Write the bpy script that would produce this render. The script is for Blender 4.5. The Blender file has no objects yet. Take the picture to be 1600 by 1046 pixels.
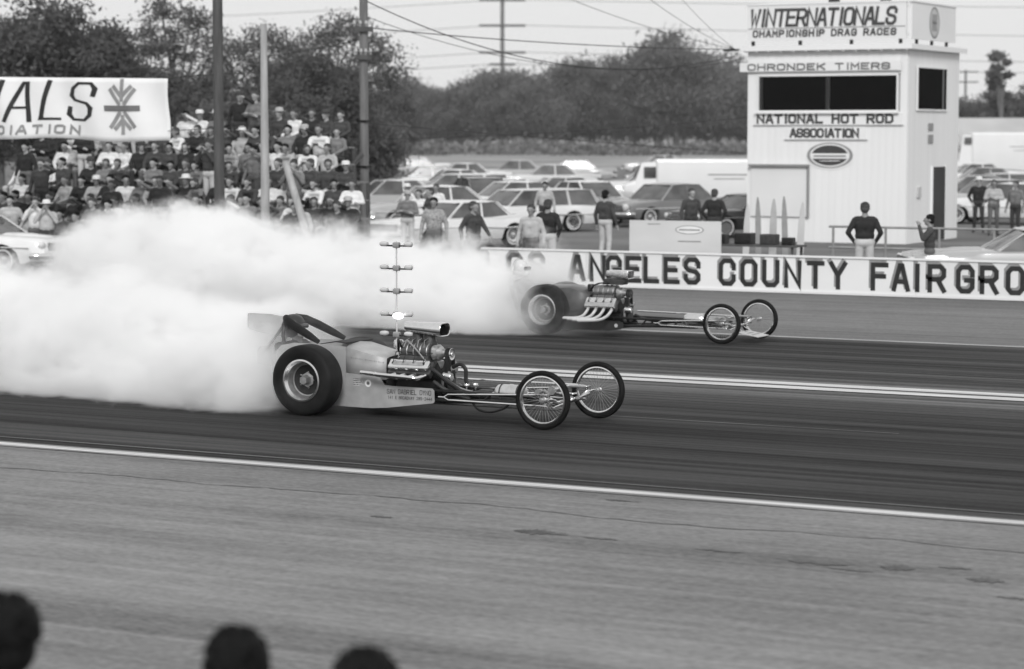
import bpy, bmesh, math, random
import numpy as np
from mathutils import Vector, Matrix, Euler
R = math.radians
PI = math.pi
rnd = random.Random(7)
scn = bpy.context.scene
col = scn.collection

# ---------------------------------------------------------------- camera, sky, sun, exposure
# X runs down the strip (the way the cars drive), Y across it away from the stand, Z up
cd = bpy.data.cameras.new('camera')
cam = bpy.data.objects.new('camera', cd)
col.objects.link(cam)
cam.location = (0, 0, 3.3)
cam.rotation_euler = (R(90 - 4.847), 0, R(28))
cd.sensor_width = 36
cd.lens = 84.375
cd.clip_start = .1
cd.clip_end = 6000
cd.dof.use_dof = True
cd.dof.focus_distance = 28.0
cd.dof.aperture_fstop = 1.8
scn.camera = cam

world = bpy.data.worlds.new('World')
scn.world = world
world.use_nodes = True
nt = world.node_tree
nt.nodes.clear()
sky = nt.nodes.new('ShaderNodeTexSky')
sky.sky_type = 'NISHITA'
sky.sun_disc = False
SUN_EL, SUN_AZ = 35, 150          # azimuth: degrees clockwise from +Y of the place the light comes from
sky.sun_elevation = R(SUN_EL)
sky.sun_rotation = R(SUN_AZ)
sky.air_density = 3.0
sky.dust_density = 0.0
sky.ozone_density = 1.0
bw = nt.nodes.new('ShaderNodeRGBToBW')
bg = nt.nodes.new('ShaderNodeBackground')
bg.inputs['Strength'].default_value = 0.15
mixv = nt.nodes.new('ShaderNodeMix')          # even overcast: the clear sky's glow seen through a uniform cloud deck
mixv.data_type = 'FLOAT'
mixv.inputs[0].default_value = 0.94
mixv.inputs[3].default_value = 3.25
wo = nt.nodes.new('ShaderNodeOutputWorld')
nt.links.new(sky.outputs[0], bw.inputs[0])
nt.links.new(bw.outputs[0], mixv.inputs[2])
nt.links.new(mixv.outputs[0], bg.inputs['Color'])
nt.links.new(bg.outputs[0], wo.inputs['Surface'])

sl = bpy.data.lights.new('sun', 'SUN')
sl.energy = 1.5
sl.angle = R(16)
sl.color = (1, 1, 1)
sun = bpy.data.objects.new('sun', sl)
col.objects.link(sun)
sd = Vector((math.sin(R(SUN_AZ)) * math.cos(R(SUN_EL)), math.cos(R(SUN_AZ)) * math.cos(R(SUN_EL)), math.sin(R(SUN_EL))))
sun.rotation_euler = sd.to_track_quat('Z', 'Y').to_euler()
sun.location = (0, 0, 60)

scn.view_settings.view_transform = 'Standard'
scn.view_settings.look = 'None'
scn.view_settings.exposure = 0.62
scn.view_settings.gamma = 1.0
scn.render.engine = 'CYCLES'
cy = scn.cycles
cy.use_denoising = True
cy.max_bounces = 15
cy.diffuse_bounces = 3
cy.glossy_bounces = 3
cy.transmission_bounces = 4
cy.volume_bounces = 12
cy.transparent_max_bounces = 16
cy.volume_step_rate = 1.0
cy.volume_max_steps = 128
cy.use_adaptive_sampling = True

# ---------------------------------------------------------------- materials (a black and white photograph: greys only)
MATS = {}
def M(name, v, rough=.6, metal=0.0, var=.12, scale=3.0, stretch=(1, 1, 1), bump=0.0, bscale=None, spec=.4, coat=0.0, detail=4):
    if name in MATS:
        return MATS[name]
    m = bpy.data.materials.new(name)
    m.use_nodes = True
    n, L = m.node_tree.nodes, m.node_tree.links
    b = n['Principled BSDF']
    b.inputs['Roughness'].default_value = rough
    b.inputs['Metallic'].default_value = metal
    b.inputs['Specular IOR Level'].default_value = spec
    b.inputs['Coat Weight'].default_value = coat
    tc = n.new('ShaderNodeTexCoord')
    mp = n.new('ShaderNodeMapping')
    mp.inputs['Scale'].default_value = stretch
    L.new(tc.outputs['Object'], mp.inputs['Vector'])
    nz = n.new('ShaderNodeTexNoise')
    nz.inputs['Scale'].default_value = scale
    nz.inputs['Detail'].default_value = detail
    L.new(mp.outputs[0], nz.inputs['Vector'])
    mr = n.new('ShaderNodeMapRange')
    mr.inputs['From Min'].default_value = .3
    mr.inputs['From Max'].default_value = .7
    mr.inputs['To Min'].default_value = v * (1 - var)
    mr.inputs['To Max'].default_value = v * (1 + var)
    L.new(nz.outputs['Fac'], mr.inputs['Value'])
    L.new(mr.outputs[0], b.inputs['Base Color'])
    if bump:
        nb = n.new('ShaderNodeTexNoise')
        nb.inputs['Scale'].default_value = bscale or scale * 6
        nb.inputs['Detail'].default_value = 3
        L.new(mp.outputs[0], nb.inputs['Vector'])
        bp = n.new('ShaderNodeBump')
        bp.inputs['Strength'].default_value = bump
        bp.inputs['Distance'].default_value = .02
        L.new(nb.outputs['Fac'], bp.inputs['Height'])
        L.new(bp.outputs[0], b.inputs['Normal'])
    MATS[name] = m
    return m

CHROME = M('chrome', .78, .14, 1, .06, 12)
POLISH = M('polished_aluminium', .72, .26, 1, .12, 14)
ALUM = M('cast_aluminium', .42, .45, .85, .2, 18, bump=.15, bscale=60)
DARKCAST = M('dark_casting', .055, .55, .4, .35, 16, bump=.2, bscale=50)
BLACKM = M('black_enamel', .009, .4, 0, .2, 6)
IRON = M('engine_black', .018, .5, .3, .4, 14, bump=.2, bscale=40)
RUBBER = M('tyre_rubber', .009, .65, 0, .3, 5, spec=.1, bump=.1, bscale=60)
SLICK = M('slick_rubber', .012, .6, 0, .5, 4, spec=.13, bump=.15, bscale=30)
SILVER = M('silver_paint', .40, .55, .3, .16, 5, bump=.06, bscale=9)
GREYCAR = M('grey_race_paint', .075, .32, 0, .15, 3, coat=.3)
GLASS = M('dark_car_glass', .05, .12, 0, .2, 2, spec=.6)
WHITEP = M('white_paint', .78, .5, 0, .05, 1.2)
WHITEB = M('white_board', .72, .6, 0, .06, .8)
CLOTHW = M('white_banner_cloth', .78, .8, 0, .04, 1.5)
BLACKP = M('black_sign_paint', .02, .6, 0, .3, 4)
GREYP = M('grey_sign_paint', .26, .6, 0, .15, 4)
MIDP = M('mid_grey_sign_paint', .14, .6, 0, .15, 4)
LIGHTG = M('light_grey_paint', .5, .5, 0, .08, 2)
WOODD = M('weathered_dark_wood', .075, .85, 0, .3, 2, (6, 6, .6), bump=.3)
WOODL = M('weathered_light_wood', .36, .85, 0, .2, 2, (6, 6, .6), bump=.3)
PLANK = M('plank_wood', .2, .85, 0, .25, 2, (.5, 6, 6), bump=.3)
STEELG = M('galvanised_steel', .35, .5, .6, .15, 4)
WIREM = M('cable_black', .03, .6, 0, .1, 3)
SKIN = M('skin', .33, .55, 0, .08, 14)
HAIRD = M('dark_hair', .01, .7, 0, .4, 60, spec=.1, bump=.5, bscale=120)
HAIRM = M('brown_hair', .05, .6, 0, .4, 60, bump=.5, bscale=120)
SHOE = M('shoe_leather', .03, .5, 0, .2, 6)
BARK = M('bark', .12, .9, 0, .35, 3, (2, 2, .4), bump=.5)

# ---------------------------------------------------------------- mesh building
class MB:
    def __init__(s):
        s.v, s.f, s.m = [], [], []
    def add(s, vs, fs, mi=0, T=None):
        o = len(s.v)
        if T is not None:
            vs = [T @ Vector(p) for p in vs]
        s.v += [tuple(p) for p in vs]
        s.f += [tuple(i + o for i in f) for f in fs]
        s.m += [mi] * len(fs)
    def box(s, c, d, mi=0, T=None):
        x, y, z = c; a, b, e = d[0] / 2, d[1] / 2, d[2] / 2
        vs = [(x + i * a, y + j * b, z + k * e) for i in (-1, 1) for j in (-1, 1) for k in (-1, 1)]
        s.add(vs, [(0, 1, 3, 2), (4, 6, 7, 5), (0, 4, 5, 1), (2, 3, 7, 6), (0, 2, 6, 4), (1, 5, 7, 3)], mi, T)
    def loft(s, rings, mi=0, caps=True, T=None, closed=True):
        n = len(rings[0]); vs = [p for r in rings for p in r]; fs = []
        for i in range(len(rings) - 1):
            for j in range(n if closed else n - 1):
                k = (j + 1) % n
                fs.append((i * n + j, i * n + k, (i + 1) * n + k, (i + 1) * n + j))
        if caps:
            fs.append(tuple(range(n))[::-1]); e = (len(rings) - 1) * n
            fs.append(tuple(range(e, e + n)))
        s.add(vs, fs, mi, T)
    def tube(s, pts, r, n=8, mi=0, T=None, caps=True):
        pts = [Vector(p) for p in pts]
        if not hasattr(r, '__len__'):
            r = [r] * len(pts)
        t0 = (pts[1] - pts[0]).normalized()
        u = t0.orthogonal().normalized(); rings = []
        for i, p in enumerate(pts):
            a = pts[max(i - 1, 0)]; b = pts[min(i + 1, len(pts) - 1)]
            t = (b - a).normalized()
            u = (u - t * u.dot(t)).normalized(); w = t.cross(u)
            rings.append([p + (u * math.cos(2 * PI * k / n) + w * math.sin(2 * PI * k / n)) * r[i] for k in range(n)])
        s.loft(rings, mi, caps, T)
    def lathe(s, prof, o=(0, 0, 0), axis='Y', n=32, mi=0, T=None, caps=False, closed=False):
        rings = []
        for r, h in prof:
            ring = []
            for k in range(n):
                a = 2 * PI * k / n; c, d = r * math.cos(a), r * math.sin(a)
                p = {'X': (h, c, d), 'Y': (d, h, c), 'Z': (c, d, h)}[axis]
                ring.append((p[0] + o[0], p[1] + o[1], p[2] + o[2]))
            rings.append(ring)
        if closed:
            rings.append(rings[0])
        s.loft(rings, mi, caps, T)
    def rprism(s, c, size, rad, T=None, mi=0, axis='X', n=4, bev=None):
        """box with rounded long edges and bevelled ends, long axis = axis"""
        L, w, h = size; bev = rad * .6 if bev is None else bev
        def ring(x, ins):
            out = []
            for cx, cy, a0 in ((1, 1, 0), (-1, 1, 90), (-1, -1, 180), (1, -1, 270)):
                for k in range(n + 1):
                    a = R(a0 + 90 * k / n)
                    out.append((x, cx * (w / 2 - rad) + math.cos(a) * (rad - ins), cy * (h / 2 - rad) + math.sin(a) * (rad - ins)))
            return out
        rings = [ring(-L / 2, bev), ring(-L / 2 + bev, 0), ring(L / 2 - bev, 0), ring(L / 2, bev)]
        if axis == 'Y':
            rings = [[(-p[1], p[0], p[2]) for p in r] for r in rings]
        if axis == 'Z':
            rings = [[(p[2], p[1], p[0]) for p in r] for r in rings]
        rings = [[(p[0] + c[0], p[1] + c[1], p[2] + c[2]) for p in r] for r in rings]
        s.loft(rings, mi, True, T)
    def ball(s, c, r, nu=14, nv=9, mi=0, T=None):
        rx, ry, rz = r if hasattr(r, '__len__') else (r, r, r)
        prof = [(math.sin(PI * (i + .02) / (nv + .04)), -math.cos(PI * (i + .02) / (nv + .04))) for i in range(nv + 1)]
        rings = [[(c[0] + rx * q * math.cos(2 * PI * k / nu), c[1] + ry * q * math.sin(2 * PI * k / nu), c[2] + rz * h) for k in range(nu)] for q, h in prof]
        s.loft(rings, mi, True, T)
    def mesh(s, name, mats, smooth=35):
        me = bpy.data.meshes.new(name)
        me.from_pydata(s.v, [], s.f)
        for m in (mats if isinstance(mats, (list, tuple)) else [mats]):
            me.materials.append(m)
        if isinstance(mats, (list, tuple)) and len(mats) > 1:
            me.polygons.foreach_set('material_index', s.m)
        bm = bmesh.new(); bm.from_mesh(me)
        bmesh.ops.recalc_face_normals(bm, faces=bm.faces)
        bm.to_mesh(me); bm.free()
        if smooth:
            me.polygons.foreach_set('use_smooth', [True] * len(me.polygons))
            me.set_sharp_from_angle(angle=R(smooth))
        me.update()
        return me
    def build(s, name, mats, parent=None, smooth=35):
        return link(name, s.mesh(name, mats, smooth), parent)

def link(name, data, parent=None):
    o = bpy.data.objects.new(name, data)
    col.objects.link(o)
    if parent is not None:
        o.parent = parent
    return o
def empty(name, loc=(0, 0, 0), rz=0.0):
    o = link(name, None)
    o.empty_display_size = .2
    o.location = loc
    o.rotation_euler = (0, 0, rz)
    return o
def tag(o, label=None, cat=None, group=None, kind=None):
    if label: o['label'] = label
    if cat: o['category'] = cat
    if group: o['group'] = group
    if kind: o['kind'] = kind
    return o
KIDS = {}
def copy_tree(o, parent=None):
    c = o.copy(); col.objects.link(c); c.parent = parent
    for ch in list(o.children):
        copy_tree(ch, c)
    return c
def one(fn, *a, **k):
    m = MB(); getattr(m, fn)(*a, **k); return m

# stroke lettering: glyphs on a 6 x 10 grid, each a list of open strokes
GL = {
 'A': [[(0, 0), (2.5, 10), (3.5, 10), (6, 0)], [(1, 3.2), (5, 3.2)]],
 'B': [[(0, 0), (0, 10), (4.4, 10), (6, 8.6), (6, 6.4), (4.8, 5.2), (6, 4), (6, 1.4), (4.4, 0), (0, 0)], [(0, 5.2), (4.8, 5.2)]],
 'C': [[(6, 6.8), (6, 8.4), (4.6, 10), (1.4, 10), (0, 8.4), (0, 1.6), (1.4, 0), (4.6, 0), (6, 1.6), (6, 3.2)]],
 'D': [[(0, 0), (0, 10), (4.2, 10), (6, 8.2), (6, 1.8), (4.2, 0), (0, 0)]],
 'E': [[(5.8, 10), (0, 10), (0, 0), (5.8, 0)], [(0, 5.2), (4.8, 5.2)]],
 'F': [[(5.8, 10), (0, 10), (0, 0)], [(0, 5.2), (4.8, 5.2)]],
 'G': [[(6, 6.8), (6, 8.4), (4.6, 10), (1.4, 10), (0, 8.4), (0, 1.6), (1.4, 0), (4.6, 0), (6, 1.6), (6, 4.6), (3.4, 4.6)]],
 'H': [[(0, 0), (0, 10)], [(6, 0), (6, 10)], [(0, 5.2), (6, 5.2)]],
 'I': [[(3, 0), (3, 10)]],
 'K': [[(0, 0), (0, 10)], [(6, 10), (.6, 4.6)], [(2, 6), (6, 0)]],
 'L': [[(0, 10), (0, 0), (5.6, 0)]],
 'M': [[(0, 0), (0, 10), (3, 4), (6, 10), (6, 0)]],
 'N': [[(0, 0), (0, 10), (6, 0), (6, 10)]],
 'O': [[(3, 10), (1.4, 10), (0, 8.4), (0, 1.6), (1.4, 0), (4.6, 0), (6, 1.6), (6, 8.4), (4.6, 10), (3, 10)]],
 'P': [[(0, 0), (0, 10), (4.4, 10), (6, 8.6), (6, 6), (4.6, 4.6), (0, 4.6)]],
 'R': [[(0, 0), (0, 10), (4.4, 10), (6, 8.6), (6, 6), (4.6, 4.6), (0, 4.6)], [(3.4, 4.6), (6, 0)]],
 'S': [[(6, 7.2), (6, 8.6), (4.6, 10), (1.4, 10), (0, 8.6), (0, 6.6), (1.2, 5.4), (4.8, 4.6), (6, 3.4), (6, 1.4), (4.6, 0), (1.4, 0), (0, 1.4), (0, 2.8)]],
 'T': [[(0, 10), (6, 10)], [(3, 10), (3, 0)]],
 'U': [[(0, 10), (0, 1.6), (1.4, 0), (4.6, 0), (6, 1.6), (6, 10)]],
 'W': [[(0, 10), (1.5, 0), (3, 7), (4.5, 0), (6, 10)]],
 'Y': [[(0, 10), (3, 5), (6, 10)], [(3, 5), (3, 0)]],
 '1': [[(1.6, 8.4), (3.2, 10), (3.2, 0)]],
 '2': [[(0, 8), (1.4, 10), (4.6, 10), (6, 8.4), (6, 6.4), (0, 0), (6, 0)]],
 '4': [[(4.6, 0), (4.6, 10), (0, 3), (6, 3)]],
 '5': [[(5.8, 10), (.4, 10), (.2, 5.8), (4.4, 5.8), (6, 4.4), (6, 1.6), (4.6, 0), (1.2, 0), (0, 1.4)]],
 '8': [[(3, 5.2), (.6, 6.4), (.6, 8.8), (1.8, 10), (4.2, 10), (5.4, 8.8), (5.4, 6.4), (3, 5.2), (0, 3.8), (0, 1.4), (1.4, 0), (4.6, 0), (6, 1.4), (6, 3.8), (3, 5.2)]],
 '-': [[(1, 5), (5, 5)]],
}
def strokes(txt, x, z, w, h, adv, slant=0.0):
    """strokes of a line of text: lists of 2D points; w, h glyph size, adv pitch"""
    out = []
    for ch in txt:
        if ch == ' ':
            x += adv * .8; continue
        xo = -.22 * w if ch == 'I' else 0
        for st in GL[ch]:
            out.append([(x + xo + p[0] / 6 * w + p[1] / 10 * h * slant, z + p[1] / 10 * h) for p in st])
        x += adv * (.55 if ch == 'I' else 1)
    return out
def draw_strokes(mb, sts, t, fn, mi=0, lift=.0006, tz=None):
    """each stroke a mitred ribbon of thickness t (tz for level strokes), laid on a surface by fn(x, z, off)"""
    for q, st in enumerate(sts):
        n = len(st); L, Rr = [], []
        for i in range(n):
            def dirv(a, b):
                d = (b[0] - a[0], b[1] - a[1]); l = math.hypot(*d) or 1
                return (d[0] / l, d[1] / l)
            closed = st[0] == st[-1] and n > 2
            d0 = dirv(st[i - 1], st[i]) if i > 0 else (dirv(st[-2], st[0]) if closed else None)
            d1 = dirv(st[i], st[i + 1]) if i < n - 1 else (dirv(st[0], st[1]) if closed else None)
            d0 = d0 or d1; d1 = d1 or d0
            n0, n1 = (-d0[1], d0[0]), (-d1[1], d1[0])
            m = (n0[0] + n1[0], n0[1] + n1[1]); l = math.hypot(*m) or 1
            m = (m[0] / l, m[1] / l); k = 1 / max(.45, m[0] * n0[0] + m[1] * n0[1])
            ex = 0
            if not closed and i == 0: ex = -t / 2
            if not closed and i == n - 1: ex = t / 2
            px, pz = st[i][0] + d1[0] * ex, st[i][1] + d1[1] * ex
            tt = t / 2 * k
            L.append(fn(px + m[0] * tt, pz + m[1] * (tz / 2 * k if tz else tt), lift * q)); Rr.append(fn(px - m[0] * tt, pz - m[1] * (tz / 2 * k if tz else tt), lift * q))
        vs = L + Rr
        mb.add(vs, [(i, i + 1, n + i + 1, n + i) for i in range(n - 1)], mi)
def words(name, txt, x, z, w, h, adv, slant, t, f, mat, parent):
    for wd in txt.split(' '):
        m = MB(); draw_strokes(m, strokes(wd, x, z, w, h, adv, slant), t, f); m.build(name, mat, parent, 0)
        x += sum(adv * (.55 if c == 'I' else 1) for c in wd) + adv * .8
ORD = ['first', 'second', 'third', 'fourth', 'fifth', 'sixth', 'seventh', 'eighth', 'ninth', 'tenth', 'eleventh', 'twelfth', 'thirteenth', 'fourteenth', 'fifteenth', 'sixteenth', 'seventeenth', 'eighteenth', 'nineteenth', 'twentieth', 'twenty-first', 'twenty-second', 'twenty-third', 'twenty-fourth']
CA, SA = math.cos(R(28)), math.sin(R(28))
def facing(th):           # heading th: 0 = to the picture's right, 90 = straight away from the stand
    return R(th) + R(28)
# ================================================================ ground
def sheet(name, x0, x1, y0, y1, z, mat):
    m = MB(); m.add([(x0, y0, z), (x1, y0, z), (x1, y1, z), (x0, y1, z)], [(0, 1, 2, 3)])
    return tag(m.build(name, mat, None, 0), kind='structure')

def strip_mat(name, stops, ymin, ymax, streak=.3, patch=.12, rough=.8):
    """asphalt whose own tone changes across the strip (rubber laid in the grooves), streaked along it"""
    m = bpy.data.materials.new(name); m.use_nodes = True
    n, L = m.node_tree.nodes, m.node_tree.links
    b = n['Principled BSDF']; b.inputs['Roughness'].default_value = rough; b.inputs['Specular IOR Level'].default_value = .12
    g = n.new('ShaderNodeNewGeometry')
    sp = n.new('ShaderNodeSeparateXYZ'); L.new(g.outputs['Position'], sp.inputs[0])
    def noise(scale, sx, sy, det=4):
        mp = n.new('ShaderNodeMapping'); mp.inputs['Scale'].default_value = (sx, sy, 1)
        L.new(g.outputs['Position'], mp.inputs['Vector'])
        z = n.new('ShaderNodeTexNoise'); z.inputs['Scale'].default_value = scale; z.inputs['Detail'].default_value = det
        L.new(mp.outputs[0], z.inputs['Vector']); return z.outputs['Fac']
    def math_(op, a, bb):
        q = n.new('ShaderNodeMath'); q.operation = op
        for i, x in enumerate((a, bb)):
            if isinstance(x, (int, float)): q.inputs[i].default_value = x
            else: L.new(x, q.inputs[i])
        return q.outputs[0]
    wob = math_('MULTIPLY', math_('SUBTRACT', noise(1, .15, .8), .5), .5)
    yy = math_('ADD', sp.outputs['Y'], wob)
    mr = n.new('ShaderNodeMapRange'); mr.inputs['From Min'].default_value = ymin; mr.inputs['From Max'].default_value = ymax
    L.new(yy, mr.inputs['Value'])
    cr = n.new('ShaderNodeValToRGB'); e = cr.color_ramp.elements
    for i, (y, v) in enumerate(stops):
        p = (y - ymin) / (ymax - ymin)
        el = e[i] if i < 2 else e.new(p)
        el.position = p; el.color = (v, v, v, 1)
    L.new(mr.outputs[0], cr.inputs[0])
    s1 = math_('SUBTRACT', noise(1, .035, 1.5, 5), .5)
    s2 = math_('SUBTRACT', noise(1, .10, 4.5, 4), .5)
    s3 = math_('SUBTRACT', noise(.35, .6, 1.2, 6), .5)
    s4 = math_('SUBTRACT', noise(26, .5, 1, 3), .5)
    s5 = math_('SUBTRACT', noise(7, .35, 1, 4), .5)
    f = math_('ADD', 1, math_('MULTIPLY', s1, streak * 3.6))
    f = math_('ADD', f, math_('MULTIPLY', s2, streak * 3.0))
    f = math_('ADD', f, math_('MULTIPLY', s3, patch * 3.5))
    f = math_('ADD', f, math_('MULTIPLY', s5, .55))
    f = math_('ADD', f, math_('MULTIPLY', s4, 1.0))
    s6 = math_('SUBTRACT', noise(1, .02, 9, 2), .5)
    f = math_('ADD', f, math_('MULTIPLY', s6, streak * 2.2))
    f = math_('MAXIMUM', f, .2)
    out = math_('MULTIPLY', cr.outputs[0], f)
    L.new(out, b.inputs['Base Color'])
    bp = n.new('ShaderNodeBump'); bp.inputs['Strength'].default_value = .35; bp.inputs['Distance'].default_value = .01
    L.new(noise(45, 1, 1, 3), bp.inputs['Height']); L.new(bp.outputs[0], b.inputs['Normal'])
    return m, n, L, b, out

LOT = M('dusty_lot', .13, .95, 0, .35, .25, bump=.4, bscale=9, detail=8)
FIELD = M('dry_field', .24, .95, 0, .4, .05, bump=.4, bscale=2, detail=8)
sheet('field', -1800, 1500, 196, 3000, -.004, FIELD)
gm = sheet('ground', -1800, 1500, -200, 3000, -.008, LOT)
apron_m, n_, L_, b_, out_ = strip_mat('pale_asphalt', [(-10, .2), (6, .21), (15, .2), (19, .185), (19.6, .16)], -10, 20, .22, .32)
# dark oil stains and a long wandering crack in the apron
def stains():
    g = n_.new('ShaderNodeNewGeometry'); mp = n_.new('ShaderNodeMapping'); mp.inputs['Scale'].default_value = (.35, 1.3, 1)
    L_.new(g.outputs['Position'], mp.inputs['Vector'])
    z = n_.new('ShaderNodeTexNoise'); z.inputs['Scale'].default_value = .9; z.inputs['Detail'].default_value = 5
    L_.new(mp.outputs[0], z.inputs['Vector'])
    r = n_.new('ShaderNodeMapRange'); r.inputs['From Min'].default_value = .66; r.inputs['From Max'].default_value = .74
    r.inputs['To Min'].default_value = 1; r.inputs['To Max'].default_value = .5
    L_.new(z.outputs['Fac'], r.inputs['Value'])
    q = n_.new('ShaderNodeMath'); q.operation = 'MULTIPLY'
    L_.new(out_, q.inputs[0]); L_.new(r.outputs[0], q.inputs[1])
    L_.new(q.outputs[0], b_.inputs['Base Color'])
stains()
sheet('apron', -300, 300, -60, 19.66, -.004, apron_m)
track_m = strip_mat('rubbered_asphalt', [(19.6, .05), (20.3, .036), (21.2, .03), (24.5, .024), (27.0, .034), (28.0, .07), (28.7, .11), (29.6, .11), (30.4, .055), (32, .032), (35.2, .036), (36.1, .07)], 19.6, 36.2, .95, .2, .8)[0]
sheet('race_track', -300, 300, 19.6, 36.1, 0.0, track_m)
sheet('shoulder', -300, 300, 36.05, 45.9, -.004, strip_mat('shoulder_asphalt', [(36, .12), (38, .165), (41, .175), (45.6, .15)], 36, 46, .2, .15)[0])
def line_mat(name, v, wear):
    m = M(name, v, .7, 0, wear, 2.0, (.25, 9, 1), detail=6); return m
LM = line_mat('worn_line_paint', .55, .35); LM2 = line_mat('faded_line_paint', .36, .45)
sheet('edge_line', -300, 300, 19.67, 19.82, .004, LM)
sheet('edge_line_fringe', -300, 300, 19.6, 19.9, .002, M('line_fringe', .2, .8, 0, .5, 2, (.2, 8, 1), detail=6))
sheet('edge_line_faded', -300, 300, 20.16, 20.21, .004, M('ghost_line_paint', .10, .8, 0, .6, 2, (.12, 6, 1), detail=6))
sheet('centre_line', -300, 300, 28.74, 29.04, .004, LM)
sheet('centre_line', -300, 300, 29.2, 29.5, .004, LM)
sheet('lane_edge_line', -300, 300, 35.95, 36.12, .004, LM2)
sheet('lane_scuff_line', -12.2, -8.5, 24.98, 25.02, .004, M('scuff_paint', .09, .8, 0, .6, 2, (.3, 6, 1), detail=6))
sheet('lane_scuff_line', -22, -3, 31.4, 31.45, .004, M('rubber_grey', .06, .8, 0, .3, 2, (.2, 8, 1)))
# tar seam wandering along the apron
def ribbon(name, pts, w, z, mat):
    m = MB(); vs = []; n = len(pts)
    for i, (x, y) in enumerate(pts):
        ww = w * (.35 + 1.1 * rnd.random()) * (math.sin(PI * (i + .15) / (n - .7)) if n < 60 else 1)
        vs += [(x, y - ww / 2, z), (x, y + ww / 2, z)]
    m.add(vs, [(2 * i, 2 * i + 2, 2 * i + 3, 2 * i + 1) for i in range(n - 1)])
    return tag(m.build(name, mat, None, 0), kind='structure')
STAIN = M('oil_stain', .085, .7, 0, .5, 6)
SEAM = M('tar_seam', .135, .8, 0, .3, 3)
y = 18.4; pts = []
for i in range(160):
    y += rnd.uniform(-.05, .05) + (18.4 - y) * .12
    pts.append((-22 + i * .16, y))
ribbon('tar_seam', pts, .028, .001, SEAM)
for (x0, y0, l, w) in ((-9.25, 17.42, .52, .2), (-8.6, 17.38, .35, .06), (-6.72, 17.17, .5, .14), (-6.0, 17.25, .28, .2), (-5.62, 17.45, .3, .05), (-5.28, 17.08, .3, .17), (-4.9, 16.5, .32, .05), (-9.35, 19.27, .42, .05), (-10.7, 17.49, .26, .06), (-7.6, 17.3, .5, .05), (-6.35, 17.0, .4, .05)):
    k = 26
    ribbon('oil_stain', [(x0 + l * i / k, y0 + rnd.uniform(-.015, .015)) for i in range(k + 1)], w * 1.2, .001, STAIN)

# ================================================================ dragsters
def slick_wheel(parent, side, x, y, z, Rr=.41, w=.30, rim=.235):
    t = empty('rear_wheel'); t.parent = parent; t.location = (x, y, z)
    s = side                                    # outer face towards s
    m = MB()
    pr = [(rim, -w * .40), (rim + .03, -w * .46), (Rr - .10, -w * .5), (Rr - .045, -w * .5), (Rr - .012, -w * .44), (Rr, -w * .33), (Rr + .003, 0), (Rr, w * .33), (Rr - .012, w * .44), (Rr - .045, w * .5), (Rr - .10, w * .5), (rim + .03, w * .46), (rim, w * .40), (rim - .012, 0)]
    m.lathe(pr, n=64, closed=True); m.build('tyre', SLICK, t, 50)
    m = MB()                                    # deep dish polished rim, open to the outer side
    o = s * w * .43
    pr = [(rim + .012, o), (rim + .014, o + s * .012), (rim - .006, o + s * .016), (rim - .016, o), (rim - .03, o - s * .02)]
    m.lathe(pr, n=56); m.build('rim', POLISH, t, 40)
    m = MB(); m.lathe([(rim - .03, o - s * .021), (rim - .045, o - s * .06), (rim - .05, o - s * .11), (rim - .058, o - s * .112), (rim - .06, o - s * .118)], n=56); m.build('rim_barrel', ALUM, t, 40)
    m = MB(); m.lathe([(rim - .058, o - s * .125), (.11, o - s * .15), (.07, o - s * .145), (.02, o - s * .145)], n=56); m.build('wheel_disc', IRON, t, 40)
    m = MB(); m.lathe([(.001, o - s * .03), (.05, o - s * .03), (.055, o - s * .04), (.06, o - s * .12), (.09, o - s * .125)], n=6); m.build('hub', ALUM, t)
    m = MB()
    for k in range(5):
        a = 2 * PI * k / 5 + .3
        m.lathe([(.001, o - s * .105), (.011, o - s * .105), (.012, o - s * .13)], (.095 * math.sin(a), 0, .095 * math.cos(a)), n=6)
    m.build('lug_nuts', CHROME, t)
    m = MB(); m.lathe([(.001, o - s * .2), (rim - .04, o - s * .2), (rim - .04, -o), (.001, -o)], n=32); m.build('wheel_back', BLACKM, t)
    return t

def wire_wheel(parent, x, y, z, Rr=.328, steer=0.0):
    t = empty('front_wheel'); t.parent = parent; t.location = (x, y, z); t.rotation_euler = (0, 0, steer)
    m = MB(); c = Rr - .035
    m.lathe([(c + .035 * math.cos(a) * (1.0 if math.cos(a) > 0 else .8), .037 * math.sin(a)) for a in [2 * PI * k / 14 for k in range(14)]], n=64, closed=True)
    m.build('tyre', RUBBER, t, 60)
    m = MB(); r0 = Rr - .064
    m.lathe([(r0 + .006, -.028), (r0 - .008, -.03), (r0 - .012, -.022), (r0 - .018, -.012), (r0 - .022, 0), (r0 - .018, .012), (r0 - .012, .022), (r0 - .008, .03), (r0 + .006, .028), (r0 + .001, 0)], n=64, closed=True)
    m.build('rim', CHROME, t, 40)
    m = MB()
    for k in range(40):
        a = 2 * PI * k / 40; b = a + (.42 if k % 2 else -.42); s = 1 if (k // 2) % 2 else -1
        m.tube([(.024 * math.sin(b), s * .04, .024 * math.cos(b)), ((r0 - .02) * math.sin(a), 0, (r0 - .02) * math.cos(a))], .0016, 4)
    m.build('spokes', STEELG, t, 0)
    m = MB(); m.lathe([(.001, -.06), (.014, -.06), (.016, -.045), (.028, -.043), (.028, -.037), (.015, -.03), (.015, .03), (.028, .037), (.028, .043), (.016, .045), (.016, .07), (.001, .07)], n=18)
    m.build('hub', ALUM, t)
    return t

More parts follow.
